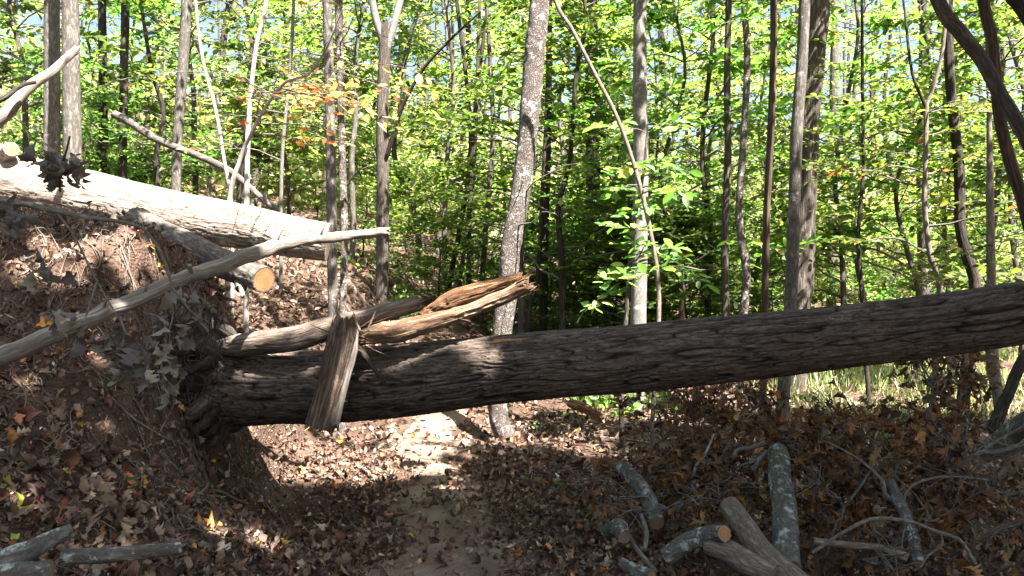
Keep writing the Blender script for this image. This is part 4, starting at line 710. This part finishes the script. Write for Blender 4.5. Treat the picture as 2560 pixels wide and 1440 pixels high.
# ------------------------------------------------------------------ foreground left
g_ = np.random.default_rng(5)
def droopy(label, path, wd, spots, mats='twig', size=(.042, .08), pal=GREYD, subs=()):
    P = [at(*p) for p in path]; root = thing('dead_twig', label, 'dead branch', P[0]); Rr = [a / 2 / F * p[2] for a, p in zip(wd, path)]
    tube(MB(), P, Rr, 60, 9, smooth_disp(.002, 20), seed=3, wob=.2).build('stem', [M[mats]], root)
    for s_ in subs: tube(MB(), [at(*p) for p in s_], np.linspace(7, 3, len(s_)) / 2 / F * s_[0][2], 40, 7, seed=4, wob=.2).build('twig', [M[mats]], root)
    fo = MB(); A = np.vstack([at(x, y, Y) + g_.standard_normal((2 * k, 3)) * np.array([.028, .025, .016]) for x, y, Y, k in spots]); n = len(A); q_ = g_.integers(0, len(OAKS), n)
    for q in range(len(OAKS)):
        m_ = q_ == q; leaves(fo, A[m_], np.array([0, 0, -1.]) + rv(m_.sum(), g_) * .38, np.array([0, -.4, .1]) + rv(m_.sum(), g_) * 1., g_.uniform(*size, m_.sum()), pick(pal, m_.sum(), g_, .15), CURL[q], wid=g_.uniform(.7, 1.2, m_.sum()))
    fo.build('dead_leaves', [M['dead']], root)
droopy('grey twig drooping over the soil bank hung with curled grey dead leaves', [(-60, 488, 2.5), (60, 510, 2.5), (140, 528, 2.5), (230, 545, 2.5), (330, 560, 2.5), (375, 590, 2.5), (410, 650, 2.5), (430, 720, 2.5), (432, 790, 2.5), (415, 850, 2.5)], [14, 14, 13, 11, 9, 8, 7, 6, 5, 4],
       [(470, 735, 2.5, 2), (430, 775, 2.5, 2), (450, 800, 2.5, 1), (405, 850, 2.5, 3), (440, 855, 2.5, 2), (425, 900, 2.5, 2), (300, 820, 2.5, 3), (260, 835, 2.5, 3), (330, 850, 2.5, 2), (310, 900, 2.5, 3), (340, 930, 2.5, 2), (440, 950, 2.5, 2), (120, 650, 2.45, 2), (140, 670, 2.45, 1), (160, 800, 2.45, 2), (190, 815, 2.45, 1)],
       subs=[[(140, 528, 2.5), (185, 590, 2.5), (230, 680, 2.5), (275, 760, 2.5), (320, 830, 2.5)], [(245, 700, 2.5), (215, 790, 2.5), (195, 820, 2.45)], [(430, 720, 2.5), (480, 780, 2.5), (520, 805, 2.5)], [(300, 790, 2.5), (330, 880, 2.5), (340, 960, 2.5)], [(415, 850, 2.5), (405, 930, 2.5), (440, 990, 2.5), (400, 1080, 2.5)]])
droopy('dark twig tuft of black curled leaves against the sunlit log', [(175, 340, 3.2), (165, 380, 3.2), (150, 430, 3.2), (150, 480, 3.2)], [5, 5, 5, 4], [(130, 380, 3.2, 3), (160, 385, 3.2, 3), (145, 420, 3.2, 3), (185, 425, 3.2, 2), (95, 380, 3.2, 2)], size=(.06, .11), pal=[(.1, .09, .08, 1), (.16, .145, .13, 1)], mats='dark')
droopy('dark curled leaves on a twig at the left edge below the log', [(-60, 505, 2.4), (0, 520, 2.4), (30, 545, 2.4)], [8, 6, 4], [(20, 510, 2.4, 3), (5, 540, 2.4, 3), (35, 530, 2.4, 2)], pal=[(.09, .085, .08, 1), (.14, .13, .12, 1)], mats='dark')
limb('lichen_limb', 'pale blue-grey lichen limb lying in the bottom left corner', [(-80, 1430, 2.55), (40, 1390, 2.6), (120, 1352, 2.7), (180, 1325, 2.75)], [62, 60, 44, 34], 'lichen', 'limb', seed=31)
limb('lichen_limb', 'whitish lichen limb behind standing dead leaves at the bottom left', [(150, 1395, 2.75), (240, 1390, 2.8), (340, 1382, 2.85), (450, 1370, 2.95)], [42, 40, 38, 32], 'lichen', 'limb', seed=32)
limb('lichen_limb', 'darker lichen limb end cut off by the bottom left frame edge', [(-60, 1452, 2.4), (40, 1440, 2.42), (130, 1425, 2.45)], [60, 66, 50], 'lichen', 'limb', seed=33)
for lb, px, py, Y, k, pal, sz in [('cluster of upright tan dead leaves in front of the whitish lichen limb, left group', 230, 1400, 2.55, 9, LITTER, (.08, .12)), ('cluster of upright grey-brown dead leaves right of the whitish lichen limb', 420, 1365, 2.65, 12, [(.2, .15, .1, 2), (.28, .22, .16, 2)], (.09, .14)), ('orange-brown curled leaves over the blue-grey lichen limb', 120, 1375, 2.45, 5, BROWN, (.07, .1))]:
    o = MB(); A = at(px, py, Y) + g_.standard_normal((k, 3)) * np.array([.06, .04, .015]); A[:, 2] = np.minimum(A[:, 2], gz(A[:, 0], A[:, 1]) + .06)
    for e in range(k): leaves(o, A[e:e+1], np.array([[g_.uniform(-.4, .4), g_.uniform(-.3, .3), 1.]]), np.array([[0, -1., .2]]) + rv(1, g_) * .5, g_.uniform(*sz, 1), pick(pal, 1, g_), CURL[int(g_.integers(0, 12))])
    tag(o.build('dead_leaf_cluster', M['dead']), lb, 'dead leaves')
STK = [('grey stick leaning up the bank from below the grey leaves', [(500, 1190), (470, 1120), (390, 1090), (300, 1020), (270, 990)], 9, 'vine'), ('long bent stick curving down the leafy slope left of the path', [(462, 1100), (500, 1165), (520, 1195), (480, 1250), (400, 1320)], 10, 'vine'), ('straight dark stick standing in the leaf litter at left', [(202, 1090), (208, 1150), (212, 1240)], 8, 'dark'),
       ('short pale stick pointing down in the litter left of the orange leaf', [(275, 1190), (268, 1215), (252, 1242)], 10, 'pole'), ('slim brown stick lying below the dark standing stick', [(130, 1150), (150, 1210), (190, 1270)], 9, 'vine'), ('thin pale stick lying in the litter near the path edge', [(360, 1255), (430, 1282), (540, 1335)], 7, 'pole'), ('brown stick slanting from the trunk base onto the litter', [(400, 1130), (460, 1190), (520, 1220), (620, 1260)], 11, 'vine'),
       ('dark low root edge stepping across the path', [(918, 1272), (980, 1285), (1060, 1300)], 26, 'dark'), ('pale winding root running down the sunny side of the path', [(850, 1160), (900, 1168), (950, 1195), (1000, 1215), (1060, 1230)], 13, 'vine'), ('brown root crossing the path below the small stump', [(960, 1132), (1010, 1142), (1100, 1155), (1190, 1165)], 12, 'vine'), ('low grey root ridge at the bottom of the path', [(965, 1345), (1000, 1358), (1030, 1366)], 20, 'vine'),
       ('thin twig lying on the path edge below the spotted trunk', [(1235, 1100), (1250, 1135), (1290, 1165), (1340, 1180)], 6, 'twig'), ('thin stick in the litter right of the path', [(1245, 1225), (1270, 1245), (1310, 1265)], 7, 'twig'), ('pale twig lying at the bottom of the path', [(980, 1345), (1040, 1352), (1110, 1358)], 6, 'twig'), ('forked thin twig at the very bottom of the photo', [(1010, 1425), (1080, 1418), (1150, 1432)], 6, 'twig'), ('thin leaning twig at the lower middle of the litter', [(1385, 1362), (1405, 1390), (1425, 1420)], 5, 'twig'),
       ('long twig lying in the litter beyond the curved limb', [(1440, 1050), (1480, 1085), (1560, 1100), (1640, 1110)], 7, 'twig'), ('grey stick lying on the slope under the tall grass', [(2110, 1005), (2180, 1030), (2235, 1048)], 9, 'twig'), ('whitish branching twig on the bank right of the cut log', [(700, 760), (760, 758), (810, 766), (835, 775)], 6, 'pale'), ('long thin twig across the brush in front of the straight log', [(1830, 1290), (1880, 1310), (1930, 1320)], 5, 'twig'), ('thin dark twig in the bottom right brush', [(2290, 1260), (2400, 1310), (2470, 1340), (2560, 1380)], 7, 'twig'), ('thin twig lying beside the bottom right corner', [(2310, 1380), (2400, 1420), (2480, 1450)], 9, 'twig'),
       ('grey twig from the mound pointing at the hanging slab', [(505, 725), (540, 735), (590, 755)], 12, 'dark'), ('thin twig stuck out of the lit soil face below the cut log', [(560, 800), (590, 790), (625, 755)], 8, 'pale'), ('curved fallen limb on the slope behind the slim white and brown trunk', [(865, 700), (890, 730), (930, 760)], 14, 'vine'), ('dark arched branch lying on the slope left of the high-forking trunk', [(870, 690), (930, 660), (975, 655), (1010, 690)], 7, 'vine')]
for q, (lb, ps, wdt, mt) in enumerate(STK):
    Ys = [hit(*p) for p in ps]; Ys = [min(y, np.median(Ys) * 1.15) for y in Ys]; P = [at(p[0], p[1], y - .03) for p, y in zip(ps, Ys)]
    rr = wdt / 2 / F * np.median(Ys); 
    o = tube(MB(), wig(P, .03, q, 9), np.linspace(rr, rr * .6, 9), 40, 10, smooth_disp(rr * .3, 20), jag=(.02, .02), seed=q, wob=.3).build('root' if 'root' in lb else 'stick', [M[mt]]); o.name = 'tree_root' if 'root' in lb else 'stick'
    tag(o, lb, 'root' if 'root' in lb else 'stick')
# leaves that stand out
for q, (lb, px, py, c, s_) in enumerate([('single glossy orange oval leaf on the left litter', 330, 1218, (.5, .2, .06), .085), ('yellow and green leaf at the left edge of the litter', 62, 1290, (.42, .4, .05), .11), ('green oval leaf low at the left edge', 50, 1340, (.25, .36, .05), .07), ('olive leaf fading to brown at the left edge', 40, 1222, (.28, .26, .08), .13), ('pale lobed oak leaf on the path side at lower left', 790, 1326, (.42, .36, .28), .13), ('pale curled leaf below the path-side oak leaf', 520, 1370, (.5, .42, .32), .14), ('orange leaf near the bottom of the path', 1255, 1388, (.45, .2, .06), .11), ('red leaf at the bottom of the path', 1040, 1372, (.3, .08, .06), .09), ('orange-brown ragged leaf right of the upright dead leaves', 560, 1330, (.4, .19, .06), .14), ('yellow leaf in the sunny patch', 845, 1112, (.55, .4, .04), .1), ('orange leaf lying on the upper bank', 85, 1275 - 370, (.5, .2, .06), .1), ('golden leaf on the bank above the bare pole', 80, 828, (.5, .26, .04), .12), ('rust leaf on the lower bank', 30, 1040, (.36, .14, .06), .1), ('dark orange tooth-edged leaf in the shade left of the path', 612, 1195, (.4, .2, .03), .11), ('big pale lobed oak leaf standing in the right brush', 2165, 1115, (.45, .38, .26), .2), ('pale leaf right of the path', 1390, 1220, (.42, .37, .3), .12)]):
    Yh = hit(px, py); o = MB(); p = at(px, py, Yh - .04)[None] + [[0, 0, .012]]; nn = nrm(p[:, 0], p[:, 1]) + np.array([[0, -.6, 0]]) + rv(1) * .15
    leaves(o, p, rv(1) * np.array([[1, .5, .3]]), nn, np.array([s_]), np.array([c]), OAKS[5] if q in (0, 1, 2, 3, 11) else (OAKS[2] if q == 14 else CURL[q % 12]))
    tag(o.build('fallen_leaf', M['dead']), lb, 'leaf')
# seedlings and grass
SEED = [('bright green seedling growing out of the bank under the grey leaves', 285, 985, 8), ('small green seedling in the shade left of the sunny patch', 570, 1190, 6), ('green seedling in the litter by the orange leaf', 350, 1225, 4), ('green seedling at the foot of the spotted trunk', 1225, 1090, 5), ('seedling with yellow-green leaves right of the spotted trunk', 1350, 1075, 7), ('pale green seedling in the middle of the right litter', 1325, 1210, 6), ('small seedling beside the long twig right of the path', 1470, 1100, 4), ('weedy green seedling near the grass on the right', 2215, 1095, 8), ('weedy seedling left of the weedy one near the grass', 2060, 1040, 8)]
for lb, px, py, k in SEED:
    Yh = hit(px, py + 8); b = at(px, py + 8, Yh); root = thing('seedling', lb, 'seedling', b); st, fo = MB(), MB()
    tube(st, [b - [0, 0, .03], b + [.01, 0, .07], b + [.02, -.02, .13]], [.003, .0025, .0015], 6, 4); st.build('stem', [M['grass']], root)
    A = b + np.stack([g_.uniform(-.06, .06, k), g_.uniform(-.05, .05, k), g_.uniform(.04, .15, k)], -1); leaves(fo, A, rv(k, g_) * [1, 1, .3], np.array([0, -.4, .8]) + rv(k, g_) * .3, g_.uniform(.04, .08, k), pick(LIME, k, g_), wid=g_.uniform(1, 1.8, k)); fo.build('leaves', [M['leaf']], root)
gr = MB(); n = 34000; x = rng.uniform(2.8, 14, n); y = rng.uniform(9.6, 26, n); kk = (rng.uniform(0, 1, n) < ss(2.9, 4.6, x - .05 * (y - 10))) & (x < y * .8) & (vn(np.stack([x * .8, y * .8, x * 0], -1), 6) > .4); x, y = x[kk], y[kk]; n = len(x)
GV = np.array([(0, .03, 0), (0, -.03, 0), (.5, -.025, .0), (.5, .025, 0), (1, .004, .12), (1, -.004, .12)]); GQ = np.array([(0, 1, 2, 3), (3, 2, 5, 4)])
leaves(gr, np.stack([x, y, gz(x, y)], -1), np.array([0, 0, 1.]) + rv(n) * .35, rv(n), rng.uniform(.08, .34, n) * rng.uniform(.5, 1.2, n), pick([(.22, .32, .1, 3), (.32, .38, .16, 3), (.46, .44, .28, 3), (.24, .17, .1, .6)], n), (GV, GQ))
tag(gr.build('grass', M['grass']), 'sunlit pale green grass in the clearing at the right', 'grass', kind='stuff')
ug = MB(); n = 9000; x = np.concatenate([rng.uniform(-4, 3, n), rng.uniform(-12, 14, n)]); y = np.concatenate([rng.uniform(9.5, 14, n), rng.uniform(14, 30, n)]); kk = (vn(np.stack([x * .7, y * .7, x * 0], -1), 3) > .55) & ((x > -1.9) | (y > 14)) & (np.abs(x - xc(y)) > .6); x, y = x[kk], y[kk]; n = len(x)
leaves(ug, np.stack([x, y, gz(x, y) + rng.uniform(.02, .5, n) ** 1.5], -1), rv(n), np.array([0, -.3, .8]) + rv(n) * .4, rng.uniform(.06, .13, n), pick(GREEN + SHADED, n), wid=rng.uniform(1, 1.8, n))
tag(ug.build('undergrowth', M['leaf']), 'low green plants covering the slope behind the fallen trunk', 'undergrowth', kind='stuff')

tw = MB(); n = 1500; x = rng.uniform(-4, 4.5, n); y = rng.uniform(1.8, 9.5, n); kk = (np.abs(x) < y * .7) & ((np.abs(x - xc(y)) > .45) | (rng.uniform(0, 1, n) < .15)); x, y = x[kk], y[kk]
for e in range(len(x)):
    a_ = rng.uniform(0, 6.28); l_ = rng.uniform(.06, .3); P = np.array([[x[e] + math.cos(a_) * l_ * f, y[e] + math.sin(a_) * l_ * f] for f in (-.5, 0, .5)]); zz = gz(P[:, 0], P[:, 1]) + rng.uniform(.01, .05, 3); r0 = rng.uniform(.0012, .0045)
    tube(tw, np.column_stack([P, zz]), [r0, r0 * .9, r0 * .5], 5, 4, seed=e % 50)
tag(tw.build('twig_litter', M['twig']), 'fine broken twigs strewn through the leaf litter', 'twigs', kind='stuff')

rf = MB(); n = 900; x = rng.uniform(-4.2, -1.6, n); y = rng.uniform(3.6, 6.4, n); kk = np.abs(x) < y * .68; x, y = x[kk], y[kk]
for e in range(len(x)):
    a_ = rng.uniform(0, 6.28); l_ = rng.uniform(.08, .3); f = np.linspace(-.5, .5, 5); bx = x[e] + math.cos(a_) * l_ * f + rng.normal(0, .015, 5); by = y[e] + math.sin(a_) * l_ * f + rng.normal(0, .015, 5)
    tube(rf, np.column_stack([bx, by, gz(bx, by) + rng.uniform(.0, .06, 5)]), np.array([.6, 1, .9, .7, .4]) * rng.uniform(.0015, .005), 9, 4, seed=e % 50)
tag(rf.build('bank_rootlets', M['vine']), 'tangle of thin roots and fibres sticking out of the soil bank', 'roots', kind='stuff')
